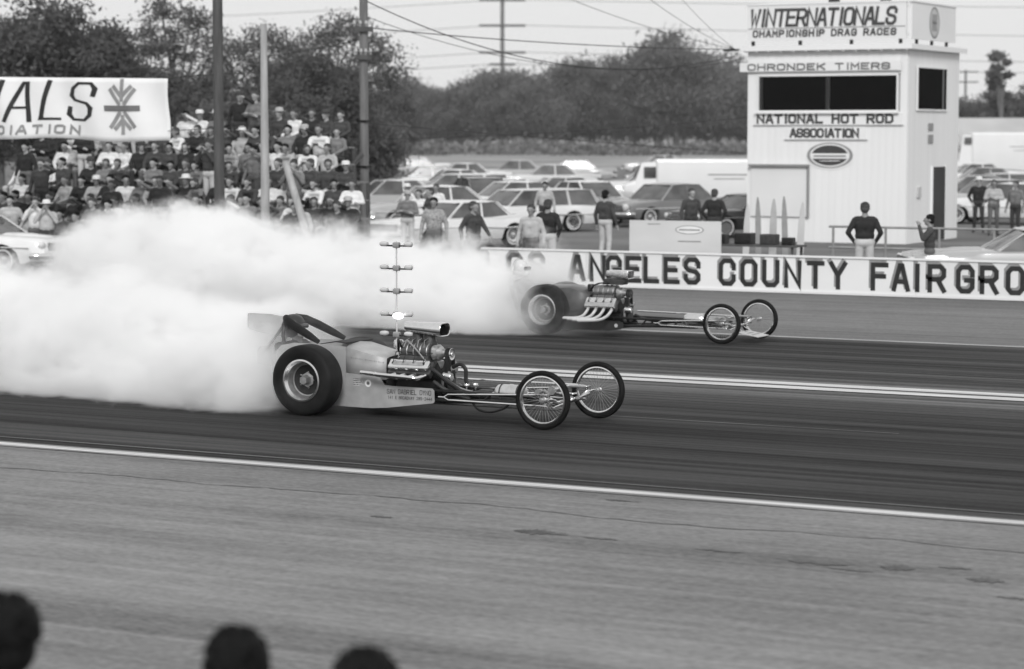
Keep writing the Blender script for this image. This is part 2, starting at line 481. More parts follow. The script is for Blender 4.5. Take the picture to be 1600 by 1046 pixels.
def rails(parent, x0, x1, half0, half1, z0, z1, mat):
    for s in (-1, 1):
        m = MB(); m.tube([(x0, s * half0, z0), (x0 * .4 + x1 * .6, s * (half0 * .45 + half1 * .55), z0 * .4 + z1 * .6), (x1, s * half1, z1)], .026, 10); m.build('frame_rail', mat, parent)
        m = MB(); m.tube([(x0, s * half0, z0 + .17), (x0 * .5 + x1 * .5, s * (half0 * .5 + half1 * .5) * .98, (z0 + z1) / 2 + .11), (x1 - .12, s * half1, z1 + .05)], .02, 10); m.build('upper_frame_rail', mat, parent)
        for k in range(5):
            f = (k + .6) / 5.4; x = x0 + (x1 - x0) * f; h = half0 + (half1 - half0) * f; z = z0 + (z1 - z0) * f
            m = MB(); m.tube([(x, s * h, z), (x + .1, s * h * .98, z + .15 * (1 - f) + .03)], .014, 8); m.build('frame_upright', mat, parent)
    for k in range(4):
        f = (k + 1) / 4.6; x = x0 + (x1 - x0) * f; h = half0 + (half1 - half0) * f; z = z0 + (z1 - z0) * f
        m = MB(); m.tube([(x, -h, z), (x, h, z)], .016, 8); m.build('cross_tube', mat, parent)

def front_end(parent, xw, half, zw, xtip, ztip, ytip):
    """tube axle, hairpin radius rods, drag link, springs, spindles"""
    m = MB(); m.tube([(xw, -half + .05, zw), (xw, -half + .14, zw - .005), (xw - .01, -.28, zw - .055), (xw - .01, .28, zw - .055), (xw, half - .14, zw - .005), (xw, half - .05, zw)], .02, 12); m.build('front_axle', CHROME, parent)
    for s in (-1, 1):
        m = MB()
        m.tube([(xtip, s * ytip, ztip), (xtip + .06, s * ytip, ztip + .035), (xw - .02, s * (half - .12), zw + .045)], .0115, 8)
        m.tube([(xtip, s * ytip, ztip), (xtip + .06, s * ytip, ztip - .03), (xw - .02, s * (half - .12), zw - .085)], .0115, 8)
        m.tube([(xtip - .07, s * ytip, ztip), (xtip + .02, s * ytip, ztip)], .012, 8)
        m.tube([(xw - .02, s * (half - .12), zw + .05), (xw - .02, s * (half - .12), zw - .09)], .014, 8)
        m.build('radius_rod', CHROME, parent)
        m = MB(); m.tube([(xw, s * (half - .09), zw + .06), (xw, s * (half - .09), zw - .06)], .018, 10); m.tube([(xw, s * (half - .09), zw), (xw, s * (half + .03), zw)], .013, 10)
        m.build('spindle', CHROME, parent)
        m = MB(); m.tube([(xw, s * (half - .1), zw - .05), (xw - .1, s * (half - .16), zw - .07)], .012, 8); m.build('steering_arm', CHROME, parent)
    m = MB(); m.tube([(xw - .1, -half + .16, zw - .07), (xw - .1, half - .16, zw - .07)], .009, 8); m.build('tie_rod', CHROME, parent)
    m = MB(); m.tube([(xw + .02, -half + .13, zw - .1), (xw + .02, half - .13, zw - .02)], .009, 8); m.build('panhard_rod', CHROME, parent)
    m = MB()
    for j in range(3):
        m.box((xw - .05, 0, zw - .09 + j * .009), (.045, (2 * half - .3) * (1 - j * .22), .008))
    m.build('leaf_spring', DARKCAST, parent)
    m = MB()
    for s in (-1, 1):
        m.tube([(xw - .3, s * .16, zw + .02), (xw - .16, s * (half - .3), zw + .07), (xw - .03, s * (half - .16), zw + .05)], .016, 8)
        m.lathe([(.001, -.022), (.05, -.022), (.05, .022), (.001, .022)], (xw - .3, s * .16, zw + .02), 'Y', 16)
    m.build('friction_shock', ALUM, parent)

def engine(parent, x0, zc, hemi, near):
    """supercharged V8: x0 = rear of the block, runs forward; zc = crank height"""
    m = MB(); m.rprism((x0 + .29, 0, zc), (.58, .30, .24), .04); m.rprism((x0 + .27, 0, zc - .16), (.46, .22, .12), .04)
    for s in (-1, 1):
        m.rprism((0, 0, 0), (.56, .17, .20), .02, Matrix.Translation((x0 + .29, s * .14, zc + .16)) @ Matrix.Rotation(s * R(-42), 4, 'X'))
    m.build('engine_block', IRON, parent)
    for s in (-1, 1):
        T = Matrix.Translation((x0 + .29, s * (.25 if near else .265), zc + (.185 if near else .165))) @ Matrix.Rotation(s * R(-48), 4, 'X')
        m = MB(); m.rprism((0, 0, .0), (.56, .19, .09), .02, T); m.build('cylinder_head', DARKCAST, parent)
        m = MB(); m.rprism((0, 0, .075), (.53, .20 if hemi else .13, .075), .028, T)
        vc = m.build('valve_cover', CHROME if near else POLISH, parent)
        m = MB()
        for k in range(4):
            m.lathe([(.001, .116), (.019, .116), (.022, .11)], (-.2 + k * .133, 0, 0), 'Z', 10, 0, T)
        m.build('plug_boots', BLACKM, vc)
        m = MB()
        if hemi:
            for k in range(3):
                m.box((0, s * .055 + .0 - k * s * .03 + s * .02, .113), (.5, .006, .008), 0, T)
        else:
            m.box((.0, 0, .114), (.4, .05, .006), 0, T)
        m.build('cover_fins', ALUM, vc)
        m = MB()
        for k in range(4):
            p0 = Vector((x0 + .09 + k * .133, s * .07, zc + .36)); p1 = T @ Vector((-.2 + k * .133, 0, .12))
            m.tube([p0, (p0 + p1) / 2 + Vector((0, s * .06, .07)), p1], .005, 5)
        m.build('plug_wires', BLACKM, parent)
    # intake manifold and roots blower
    zb = zc + .295
    m = MB(); m.rprism((x0 + .30, 0, zb - .07), (.46, .2, .1), .02); m.build('intake_manifold', ALUM, parent)
    bw = .29
    m = MB()
    ring = lambda x, k: [(x, math.cos(a) * bw / 2 * k * (1 if abs(math.cos(a)) > .3 else 1), zb + .085 + (math.sin(a) * .105 * k if math.sin(a) > 0 else math.sin(a) * .105 * k)) for a in [2 * PI * q / 24 for q in range(24)]]
    L = .38
    m.loft([ring(x0 + .06, .9), ring(x0 + .075, 1), ring(x0 + .06 + L - .015, 1), ring(x0 + .06 + L, .92)])
    m.rprism((x0 + .25, 0, zb + .0), (L, bw * .98, .07), .01)
    bl = m.build('blower', M('blower_case', .085, .5, .25, .25, 14, bump=.15, bscale=70) if near else M('blower_grey', .2, .45, .6, .15, 14), parent)
    for k in range(5):
        x = x0 + .075 + k * (L - .03) / 4
        m = MB()
        pts = [(x, math.cos(a) * bw / 2 * 1.035, zb + .085 + math.sin(a) * .109) for a in [PI * q / 14 - .35 * (1 - q / 7) for q in range(15)]]
        m.tube(pts, .0065 if near else .004, 6); m.build('blower_rib', ALUM, bl)
    m = MB(); m.rprism((x0 + .06 + L + .04, 0, zb + .075), (.08, .25, .17), .06); m.build('blower_front_cover', ALUM, bl)
    m = MB(); m.lathe([(.085, 0), (.08, .03), (.05, .06), (.04, .16), (.03, .17), (.001, .17)], (x0 + .06 + L + .07, 0, zb + .07), 'X', 24); m.build('blower_snout', ALUM, bl)
    xb = x0 + .06 + L + .18
    zp = zb + .06
    m = MB(); m.lathe([(.001, .075), (.02, .075), (.025, .062), (.05, .06), (.068, .065), (.072, .06), (.062, .055), (.062, .005), (.072, 0), (.02, 0)], (xb, 0, zp), 'X', 28); m.build('blower_pulley', POLISH if near else DARKCAST, parent)
    m = MB(); m.lathe([(.001, .07), (.03, .07), (.09, .062), (.095, .06), (.088, .052), (.088, .005), (.095, 0), (.02, 0)], (xb, 0, zc), 'X', 28); m.build('crank_pulley', DARKCAST, parent)
    # drive belt as a band round both pulleys
    m = MB(); path = []
    for q in range(13):
        a = PI * q / 12; path.append((math.cos(a) * .068, zp + math.sin(a) * .068))
    for q in range(13):
        a = PI + PI * q / 12; path.append((math.cos(a) * .094, zc + math.sin(a) * .094))
    rings = [[(xb + dx, p[0] * k, (p[1] - (zp + zc) / 2) * (1 + (k - 1) * .4) + (zp + zc) / 2) for dx, k in ((.012, 1), (.055, 1), (.055, 1.1), (.012, 1.1))] for p in path]
    m.loft(rings + [rings[0]], caps=False); m.build('blower_belt', BLACKM, parent)
    m = MB(); m.lathe([(.001, .06), (.04, .055), (.042, 0), (.001, 0)], (xb, .12, (zp + zc) / 2), 'X', 18); m.build('idler_pulley', ALUM, parent)
    # front cover, pump, magneto
    m = MB(); m.rprism((x0 + .61, 0, zc + .02), (.07, .24, .26), .06); m.build('timing_cover', ALUM, parent)
    m = MB(); m.lathe([(.001, .09), (.045, .09), (.05, .08), (.055, 0)], (x0 + .64, -.09, zc + .1), 'X', 16); m.build('fuel_pump', POLISH, parent)
    m = MB(); m.lathe([(.03, 0), (.032, .12), (.06, .13), (.062, .19), (.05, .215), (.001, .22)], (x0 - .02, -.02, zc + .28), 'Z', 20); m.build('magneto', POLISH if near else BLACKM, parent)
    return zb

def hose(parent, name, pts, r, mat, n=8):
    P = [Vector(p) for p in pts]; out = []
    for i in range(len(P) - 1):
        p0, p1, p2, p3 = P[max(i - 1, 0)], P[i], P[i + 1], P[min(i + 2, len(P) - 1)]
        for k in range(6):
            t = k / 6
            out.append(.5 * ((2 * p1) + (-p0 + p2) * t + (2 * p0 - 5 * p1 + 4 * p2 - p3) * t * t + (-p0 + 3 * p1 - 3 * p2 + p3) * t ** 3))
    out.append(P[-1])
    m = MB(); m.tube(out, r, n); return m.build(name, mat, parent)

def injector_hat(parent, xr, xf, zlo, zhi, w, round_):
    """open mouthed scoop on twin throats; the mouth looks forward"""
    def ring(x, ins, zl, zh, ww):
        out = []; rad = (zh - zl) * (.42 if round_ else .14); w2 = ww / 2 - ins; a0, a1 = zl + ins, zh - ins; rad = max(rad - ins, .004)
        for sx, sz, ang in ((1, 1, 0), (-1, 1, 90), (-1, -1, 180), (1, -1, 270)):
            for k in range(5):
                a = R(ang + 90 * k / 4)
                out.append((x, sx * (w2 - rad) + math.cos(a) * rad, (a1 - rad if sz > 0 else a0 + rad) + math.sin(a) * rad))
        return out
    zr0, zr1 = zlo + (zhi - zlo) * .3, zhi - .0
    m = MB()
    R_ = [ring(xr, .03, zr0, zr1, w * .8), ring(xr + .02, .0, zr0, zr1, w * .86), ring(xr + (xf - xr) * .55, 0, zlo + .02, zhi, w * .96), ring(xf - .012, 0, zlo, zhi, w), ring(xf, .006, zlo, zhi, w), ring(xf - .006, .016, zlo, zhi, w), ring(xf - .12, .018, zlo + .01, zhi, w * .95), ring(xr + .08, .03, zr0, zr1, w * .8)]
    m.loft(R_)
    s = m.build('scoop', CHROME if round_ else POLISH, parent)
    return s

def near_dragster():
    t = empty('dragster', (-15.16, 24.06, 0.004))
    tag(t, 'silver slingshot dragster with lettered side panel and chrome scoop, nearest the camera', 'dragster', 'dragsters racing side by side')
    for s in (-1, 1):
        slick_wheel(t, s, 0, s * .62, .41)
        wire_wheel(t, 3.075 if s < 0 else 3.15, -.60 if s < 0 else .64, .329, .33, R(3))
    m = MB(); m.tube([(0, -.5, .41), (0, .5, .41)], .05, 14); m.ball((0, 0, .41), (.15, .14, .15)); m.build('rear_axle', DARKCAST, t)
    rails(t, .2, 3.05, .27, .17, .17, .25, BLACKM)
    m = MB(); m.box((1.9, 0, .16), (2.2, .3, .008)); m.build('belly_pan', BLACKM, t)
    # body shell: cowl, cockpit sides and lower panels as one skin per piece
    def sec(x, w, zb, zt, top=.06, open_=False):
        return [(x, -w, zb), (x, -w * 1.02, zb + (zt - zb) * .5), (x, -w * .97, zt - top), (x, -w * .8, zt - top * .35), (x, -w * .45, zt), (x, 0, zt + .012), (x, w * .45, zt), (x, w * .8, zt - top * .35), (x, w * .97, zt - top), (x, w * 1.02, zb + (zt - zb) * .5), (x, w, zb)]
    m = MB()
    m.loft([sec(.34, .315, .42, .815, .035), sec(.5, .312, .42, .775, .03), sec(.68, .305, .42, .732, .028), sec(.875, .295, .42, .69, .025)], closed=False, caps=False)
    cw = m.build('cowl', SILVER, t, 50)
    sol = cw.modifiers.new('thick', 'SOLIDIFY'); sol.thickness = .008
    for s in (-1, 1):
        m = MB(); m.loft([[(x, s * w, z0), (x, s * (w + .012), (z0 + z1) / 2), (x, s * w, z1), (x, s * (w - .012), z1), (x, s * (w - .012), z0)] for x, w, z0, z1 in ((-.78, .2, .4, .62), (-.6, .26, .28, .76), (-.4, .30, .14, .80), (.0, .316, .085, .80), (.338, .317, .085, .785))])
        m.build('cockpit_side', SILVER, t, 50)
    for s in (-1, 1):
        m = MB(); y = s * .326
        prof = [(.335, .085), (.345, .48), (.8, .452), (.87, .365), (.97, .357), (1.50, .352), (1.53, .33), (1.535, .2), (1.52, .185), (.9, .10), (.7, .085)]
        prof = prof if s < 0 else prof
        n = len(prof)
        vs = [(x, y - .006, z) for x, z in prof] + [(x, y + .006, z) for x, z in prof]
        m.add(vs, [tuple(range(n)), tuple(range(n, 2 * n))[::-1]] + [(i, (i + 1) % n, n + (i + 1) % n, n + i) for i in range(n)])
        p = m.build('side_panel', SILVER, t, 25)
        if s < 0:
            m = MB(); f = lambda x, z, o: (x, y - .008 - o, z + (x - .9) * .012)
            words('lettering', 'SAN GABRIEL DYNO', .905, .268, .028, .05, .0395, .02, .0064, f, BLACKP, p)
            words('lettering', '141 E BROADWAY 285-2444', .915, .208, .018, .032, .0268, .02, .0044, f, BLACKP, p)
            m = MB()
            for j, (w, l) in enumerate(((.11, 0), (.145, 0), (.145, 0), (.07, 0))):
                for q in range(int(w / .012)):
                    if rnd.random() < .82:
                        m.box((.455 + q * .012, y - .0075, .415 - j * .021), (.009, .002, .009))
            m.build('small_print', BLACKP, p, 0)
            m = MB()
            for j, w in enumerate((.12, .15, .15, .08)):
                m.box((.455 + w / 2 - .006, y - .0072, .4045 - j * .021), (w, .0016, .004))
            m.build('pinstripe', WHITEP, p, 0)
            m = MB()
            m.lathe([(.022, -.0072), (.043, -.0072), (.043, -.004), (.022, -.004)], (.648, y, .373), 'Y', 30, closed=True)
            rd = m.build('roundel', WHITEP, p, 0)
            m = MB(); m.lathe([(.001, -.0078), (.0195, -.0078), (.0195, -.004)], (.648, y, .373), 'Y', 20)
            m.build('roundel_centre', GREYP, rd, 0)
            m = MB(); m.box((.648, y - .0085, .373), (.028, .0012, .006)); m.box((.648, y - .0089, .373), (.006, .0012, .028)); m.build('roundel_mark', BLACKP, rd, 0)
    m = MB()
    for i in range(15):                          # faint hand lettering along the cowl
        x = .41 + i * .029 + (.02 if i > 5 else 0)
        h = .02 if i in (0, 6) else .012
        m.box((x, -.3205 + (x - .34) * .03, .66 - (x - .4) * .09), (.004, .002, h))
        if i % 2 == 0: m.box((x + .007, -.3205 + (x - .34) * .03, .663 - (x - .4) * .09), (.012, .002, .003))
    m.build('cowl_script', MIDP, cw, 0)
    m = MB(); m.box((.87, 0, .5), (.012, .55, .34)); m.build('firewall', DARKCAST, t)
    m = MB(); m.rprism((-.15, 0, .25), (.7, .5, .1), .04); m.rprism((0, 0, 0), (.1, .46, .6), .04, Matrix.Translation((-.6, 0, .5)) @ Matrix.Rotation(R(-20), 4, 'Y')); m.build('seat', BLACKM, t)
    # roll hoop with padding, dark cockpit surround, tail fairing
    m = MB(); hp = []
    for q in range(17):
        a = PI * q / 16; hp.append((-.62 + .0 * q, math.cos(a) * .19, .86 + math.sin(a) * .215))
    m.tube([(-.5, .22, .3), (-.58, .2, .7)] + hp + [(-.58, -.2, .7), (-.5, -.22, .3)], .022, 10); rh = m.build('roll_hoop', BLACKM, t)
    m = MB(); m.tube(hp[3:14], .04, 10); m.build('hoop_padding', M('black_vinyl', .02, .45, 0, .3, 20), rh)
    m = MB()
    for s in (-1, 1):
        m.tube([(-.62, s * .13, 1.02), (-1.05, s * .13, .5)], .018, 8)
    m.build('hoop_brace', BLACKM, rh)
    for s in (-1, 1):
        m = MB(); m.tube([(-.63, s * .1, 1.07), (-.55, s * .2, 1.045), (-.4, s * .24, .98), (-.2, s * .27, .89), (-.06, s * .29, .825)], [.045, .05, .052, .045, .028], 12); m.build('cockpit_padding', M('shroud_vinyl', .012, .6, 0, .3, 9, spec=.15), t, 50)
    m = MB(); m.loft([[(x, -w, z), (x, w, z), (x, w, z - .01), (x, -w, z - .01)] for x, w, z in ((-.06, .27, .80), (.16, .28, .84), (.335, .29, .83))]); m.build('cockpit_deck', M('shroud_vinyl', .03), t)
    m = MB()
    m.loft([[(x, -w, zl), (x, -w * .9, (zl + zh) / 2), (x, -w * .5, zh), (x, w * .5, zh), (x, w * .9, (zl + zh) / 2), (x, w, zl)] for x, w, zl, zh in ((-1.25, .015, .93, 1.10), (-1.2, .03, .9, 1.105), (-.95, .07, .86, 1.10), (-.70, .09, .84, 1.07))])
    m.build('tail_fairing', SILVER, t, 50)
    m = MB(); m.rprism((-.95, 0, .6), (.24, .26, .24), .06); m.build('parachute_pack', M('canvas_pack', .16, .8, 0, .2, 12), t)
    # engine
    engine(t, .90, .37, False, True)
    hat = injector_hat(t, .985, 1.49, .925, 1.085, .25, True)
    m = MB()
    for x in (1.13, 1.29):
        m = MB(); m.lathe([(.085, -.02), (.085, .0), (.068, .03), (.064, .12)], (x, 0, .848), 'Z', 20)
        m.tube([(x, -.1, .895), (x, .1, .895)], .009, 8)
        m.build('injector_throat', DARKCAST, t)
    m = MB()
    for s in (-1, 1):
        for k in range(4):
            m.tube([(1.06 + k * .08, s * .07, .90), (1.05 + k * .08, s * .13, .88), (1.03 + k * .09, s * .16, .80)], .004, 5)
    m.build('injector_lines', STEELG, t)
    # headers: short chromed pipes swept back along the side
    for s in (-1, 1):
        for k in range(4):
            xs = 1.02 + k * .133
            hose(t, 'exhaust_pipe', [(xs, s * .34, .50), (xs - .05, s * (.42 + k * .012), .475), (xs - .16, s * (.45 + k * .014), .485), (.78 + k * .03, s * (.445 + k * .016), .50), (.62 + k * .075, s * (.45 + k * .016), .51)], .024, CHROME, 10)
    hose(t, 'breather_hose', [(1.0, -.1, .72), (.97, -.16, .86), (.93, -.12, .87), (.9, -.06, .74)], .014, BLACKM)
    hose(t, 'fuel_hose', [(1.3, -.26, .6), (1.48, -.27, .56), (1.66, -.22, .42), (1.83, -.14, .30), (2.0, -.1, .26)], .027, BLACKM, 10)
    hose(t, 'fuel_line', [(1.06, -.14, .88), (1.2, -.2, .80), (1.4, -.22, .62), (1.62, -.2, .46), (1.78, -.16, .36), (1.98, -.14, .31)], .009, STEELG)
    hose(t, 'water_hose', [(1.62, -.05, .58), (1.72, -.05, .62), (1.79, -.05, .56), (1.8, -.06, .44), (1.84, -.06, .36)], .024, BLACKM, 10)
    hose(t, 'brake_hose', [(1.95, -.2, .22), (2.05, -.22, .13), (2.2, -.22, .11), (2.35, -.2, .15), (2.42, -.18, .2)], .014, BLACKM)
    hose(t, 'lower_hose', [(1.45, -.2, .42), (1.6, -.2, .34), (1.74, -.17, .28), (1.9, -.14, .24)], .022, DARKCAST)
    # steering drag link, tank, caps
    m = MB(); m.tube([(1.5, .2, .425), (3.0, .44, .40)], .0125, 10); m.tube([(3.0, .44, .40), (3.09, .52, .37)], .012, 8); m.build('drag_link', CHROME, t)
    m = MB(); m.tube([(2.0, .0, .30), (3.05, .3, .315)], .011, 8); m.build('steering_link', CHROME, t)
    m = MB()
    m.lathe([(.002, -.2), (.06, -.19), (.09, -.16), (.098, -.11), (.098, -.02), (.103, -.015), (.103, .015), (.098, .02), (.098, .11), (.09, .16), (.06, .19), (.002, .2)], (2.36, 0, .315), 'X', 28)
    tk = m.build('fuel_tank', M('spun_aluminium', .62, .32, .9, .1, 10), t)
    m = MB()
    for x in (2.25, 2.47):
        m.lathe([(.101, -.008), (.104, -.004), (.104, .004), (.101, .008)], (x, 0, .315), 'X', 28)
    m.build('tank_strap', DARKCAST, tk)
    for x, yy in ((1.83, -.1), (1.90, -.02)):
        m = MB(); m.lathe([(.012, -.09), (.012, 0), (.034, 0), (.036, .018), (.03, .03), (.001, .034)], (x, yy, .375), 'Z', 18); m.build('filler_cap', CHROME, t)
    m = MB(); m.rprism((2.02, .02, .29), (.16, .12, .09), .02); m.rprism((2.2, -.06, .26), (.12, .08, .06), .02); m.build('fuel_block', DARKCAST, t)
    front_end(t, 3.10, .60, .329, 1.66, .262, .33)
    return t

def far_dragster():
    t = empty('dragster', (-17.77, 34.9, 0.004))
    tag(t, 'dark slingshot dragster with square scoop and swept white headers, in the far lane', 'dragster', 'dragsters racing side by side')
    for s in (-1, 1):
        slick_wheel(t, s, 0, s * .40 if s > 0 else -.32, .41, .41, .28)
        wire_wheel(t, 3.2 if s < 0 else 3.33, -.56 if s < 0 else .66, .31, .315, R(2))
    m = MB(); m.tube([(0, -.4, .41), (0, .4, .41)], .05, 14); m.build('rear_axle', DARKCAST, t)
    rails(t, .2, 3.2, .22, .14, .15, .24, BLACKM)
    def sec(x, w, zb, zt, top=.06):
        return [(x, -w, zb), (x, -w * 1.02, zb + (zt - zb) * .5), (x, -w * .97, zt - top), (x, -w * .8, zt - top * .35), (x, -w * .45, zt), (x, 0, zt + .012), (x, w * .45, zt), (x, w * .8, zt - top * .35), (x, w * .97, zt - top), (x, w * 1.02, zb + (zt - zb) * .5), (x, w, zb)]
    m = MB(); m.loft([sec(-.3, .26, .3, .76, .04), sec(.0, .27, .3, .79, .035), sec(.42, .265, .3, .80, .03), sec(.76, .25, .3, .68, .03)], closed=False, caps=False)
    c = m.build('cowl', GREYCAR, t, 50); sol = c.modifiers.new('thick', 'SOLIDIFY'); sol.thickness = .008
    for s in (-1, 1):
        m = MB(); y = s * .275; prof = [(.1, .10), (.1, .42), (.7, .40), (.78, .27), (1.33, .255), (1.37, .235), (1.38, .17), (1.33, .13), (1.1, .10)]
        n = len(prof); vs = [(x, y - .005, z) for x, z in prof] + [(x, y + .005, z) for x, z in prof]
        m.add(vs, [tuple(range(n)), tuple(range(n, 2 * n))[::-1]] + [(i, (i + 1) % n, n + (i + 1) % n, n + i) for i in range(n)])
        p = m.build('side_panel', M('dark_race_paint', .03, .3, 0, .2, 3, coat=.3), t, 25)
        m = MB(); m.lathe([(.001, s * .008), (.03, s * .008), (.03, s * .004)], (1.25, y, .19), 'Y', 20); m.build('roundel', LIGHTG, p, 0)
    m = MB(); m.rprism((0, 0, 0), (.1, .42, .6), .04, Matrix.Translation((-.62, 0, .5)) @ Matrix.Rotation(R(-20), 4, 'Y')); m.build('seat', BLACKM, t)
    m = MB(); hp = [(-.68, math.cos(PI * q / 16) * .2, .92 + math.sin(PI * q / 16) * .27) for q in range(17)]
    m.tube([(-.5, .2, .3)] + hp + [(-.5, -.2, .3)], .022, 10); m.build('roll_hoop', CHROME, t)
    engine(t, .70, .33, True, False)
    injector_hat(t, .97, 1.38, .925, 1.06, .24, False)
    m = MB(); m.rprism((1.12, 0, .89), (.34, .2, .07), .02); m.rprism((1.1, 0, .85), (.36, .22, .04), .015); m.build('injector_base', DARKCAST, t)
    WH = M('white_header_coating', .6, .4, .2, .1, 8)
    for s in (-1, 1):
        for k in range(4):
            xs = .79 + k * .14
            hose(t, 'exhaust_pipe', [(xs, s * .33, .47), (xs - .015, s * .40, .40), (xs - .07, s * .43, .335), (xs - .2, s * (.43 + .012 * k), .30 - .006 * k), (.36 + k * .1, s * (.425 + .015 * k), .295 - .012 * k)], .024, WH, 10)
    hose(t, 'fuel_line', [(1.05, -.12, .86), (.85, -.16, .84), (.68, -.12, .72)], .012, BLACKM)
    hose(t, 'fuel_hose', [(1.5, -.1, .36), (1.7, -.12, .30), (2.0, -.1, .27), (2.3, -.05, .27)], .024, BLACKM)
    m = MB(); m.tube([(1.45, .1, .41), (3.1, .4, .36)], .0125, 8); m.tube([(3.1, .4, .36), (3.22, .46, .34)], .011, 8); m.build('drag_link', CHROME, t)
    m = MB(); m.lathe([(.002, -.18), (.06, -.17), (.085, -.13), (.09, -.08), (.09, .08), (.085, .13), (.06, .17), (.002, .18)], (2.5, 0, .32), 'X', 24); m.build('fuel_tank', POLISH, t)
    m = MB(); m.rprism((2.85, 0, .30), (.3, .2, .14), .04); m.rprism((2.3, 0, .2), (.5, .2, .06), .02); m.build('front_cover', ALUM, t)
    front_end(t, 3.26, .58, .31, 1.95, .25, .2)
    m = MB(); m.box((0, 0, 0), (.36, .46, .01), 0, Matrix.Translation((3.52, -.05, .13)) @ Matrix.Rotation(R(10), 4, 'Y')); pl = m.build('front_plate', LIGHTG, t)
    m = MB()
    for k in range(3):
        m.box((.04 - k * .09, 0, .0065), (.035, .3 - k * .06, .002), 0, Matrix.Translation((3.52, -.05, .13)) @ Matrix.Rotation(R(10), 4, 'Y'))
    m.build('plate_marks', GREYP, pl, 0)
    m = MB()
    for s in (-1, 1): m.tube([(3.22, s * .15, .25), (3.42, s * .15, .15)], .01, 6)
    m.build('plate_bracket', CHROME, t)
    return t
near_car = near_dragster()
far_car = far_dragster()
# ================================================================ people
def shell(mb, a, b, ra, rb, n=12):
    a, b = Vector(a), Vector(b); d = b - a; l = d.length
    if l < 1e-5:
        mb.ball(a, ra, n, 8); return
    t = d / l; u = t.orthogonal().normalized(); w = t.cross(u); rings = []
    for i in range(5):
        f = i / 4 * PI / 2; c = a - t * ra * math.cos(f); rr = max(ra * math.sin(f), ra * .03); rings.append((c, rr))
    for i in range(5):
        f = i / 4 * PI / 2; c = b + t * rb * math.sin(f); rr = max(rb * math.cos(f), rb * .03); rings.append((c, rr))
    mb.loft([[c + (u * math.cos(2 * PI * k / n) + w * math.sin(2 * PI * k / n)) * r for k in range(n)] for c, r in rings])

POSES = {
 # joints in metres, facing -Y: elbow/wrist per side (L = +x), hip height, knee, ankle per side
 'stand':   dict(hip=.93, el=[(.27, .03, 1.14), (-.27, .03, 1.14)], wr=[(.29, -.05, .90), (-.29, -.05, .90)], kn=[(.10, -.02, .50), (-.10, -.02, .50)], an=[(.11, .03, .08), (-.11, .03, .08)]),
 'pockets': dict(hip=.93, el=[(.31, .08, 1.15), (-.31, .08, 1.15)], wr=[(.20, -.05, .96), (-.20, -.05, .96)], kn=[(.11, -.02, .50), (-.10, -.03, .50)], an=[(.14, .02, .08), (-.13, .04, .08)]),
 'folded':  dict(hip=.93, el=[(.27, -.06, 1.16), (-.27, -.06, 1.16)], wr=[(-.07, -.20, 1.20), (.07, -.18, 1.15)], kn=[(.10, -.02, .50), (-.10, -.02, .50)], an=[(.12, .03, .08), (-.12, .03, .08)]),
 'shade':   dict(hip=.93, el=[(.40, -.14, 1.46), (-.27, .03, 1.14)], wr=[(.17, -.22, 1.60), (-.27, -.08, .92)], kn=[(.10, -.02, .50), (-.10, -.02, .50)], an=[(.11, .03, .08), (-.11, .03, .08)]),
 'camera':  dict(hip=.93, el=[(.26, -.14, 1.22), (-.26, -.14, 1.22)], wr=[(.08, -.22, 1.50), (-.08, -.22, 1.50)], kn=[(.10, -.02, .50), (-.10, -.02, .50)], an=[(.11, .03, .08), (-.11, .03, .08)]),
 'walk':    dict(hip=.92, el=[(.26, -.10, 1.15), (-.26, .12, 1.15)], wr=[(.25, -.24, .98), (-.26, .08, .90)], kn=[(.10, .04, .50), (-.09, -.18, .52)], an=[(.10, .30, .14), (-.10, -.22, .08)]),
 'sit':     dict(hip=.0, el=[(.26, -.06, .28), (-.26, -.06, .28)], wr=[(.12, -.32, .14), (-.12, -.32, .14)], kn=[(.13, -.44, .06), (-.13, -.44, .06)], an=[(.12, -.40, -.36), (-.12, -.40, -.36)]),
 'lean':    dict(hip=.0, lean=-.20, el=[(.22, -.36, .24), (-.22, -.36, .24)], wr=[(.05, -.50, .34), (-.05, -.50, .34)], kn=[(.15, -.44, .06), (-.15, -.44, .06)], an=[(.13, -.38, -.36), (-.13, -.38, -.36)]),
 'sitfold': dict(hip=.0, el=[(.27, -.08, .26), (-.27, -.08, .26)], wr=[(-.07, -.20, .28), (.07, -.18, .24)], kn=[(.12, -.44, .06), (-.14, -.44, .06)], an=[(.10, -.38, -.36), (-.15, -.42, -.36)]),
 'sitshade':dict(hip=.0, el=[(.38, -.14, .55), (-.26, -.06, .28)], wr=[(.16, -.22, .69), (-.12, -.32, .14)], kn=[(.13, -.44, .06), (-.13, -.44, .06)], an=[(.12, -.40, -.36), (-.12, -.40, -.36)]),
 'drive':   dict(hip=.0, lean=.16, el=[(.26, -.16, .24), (-.26, -.16, .24)], wr=[(.12, -.42, .30), (-.12, -.42, .30)], kn=[(.13, -.40, .12), (-.13, -.40, .12)], an=[(.11, -.70, -.12), (-.11, -.70, -.12)]),
}
PM = {}
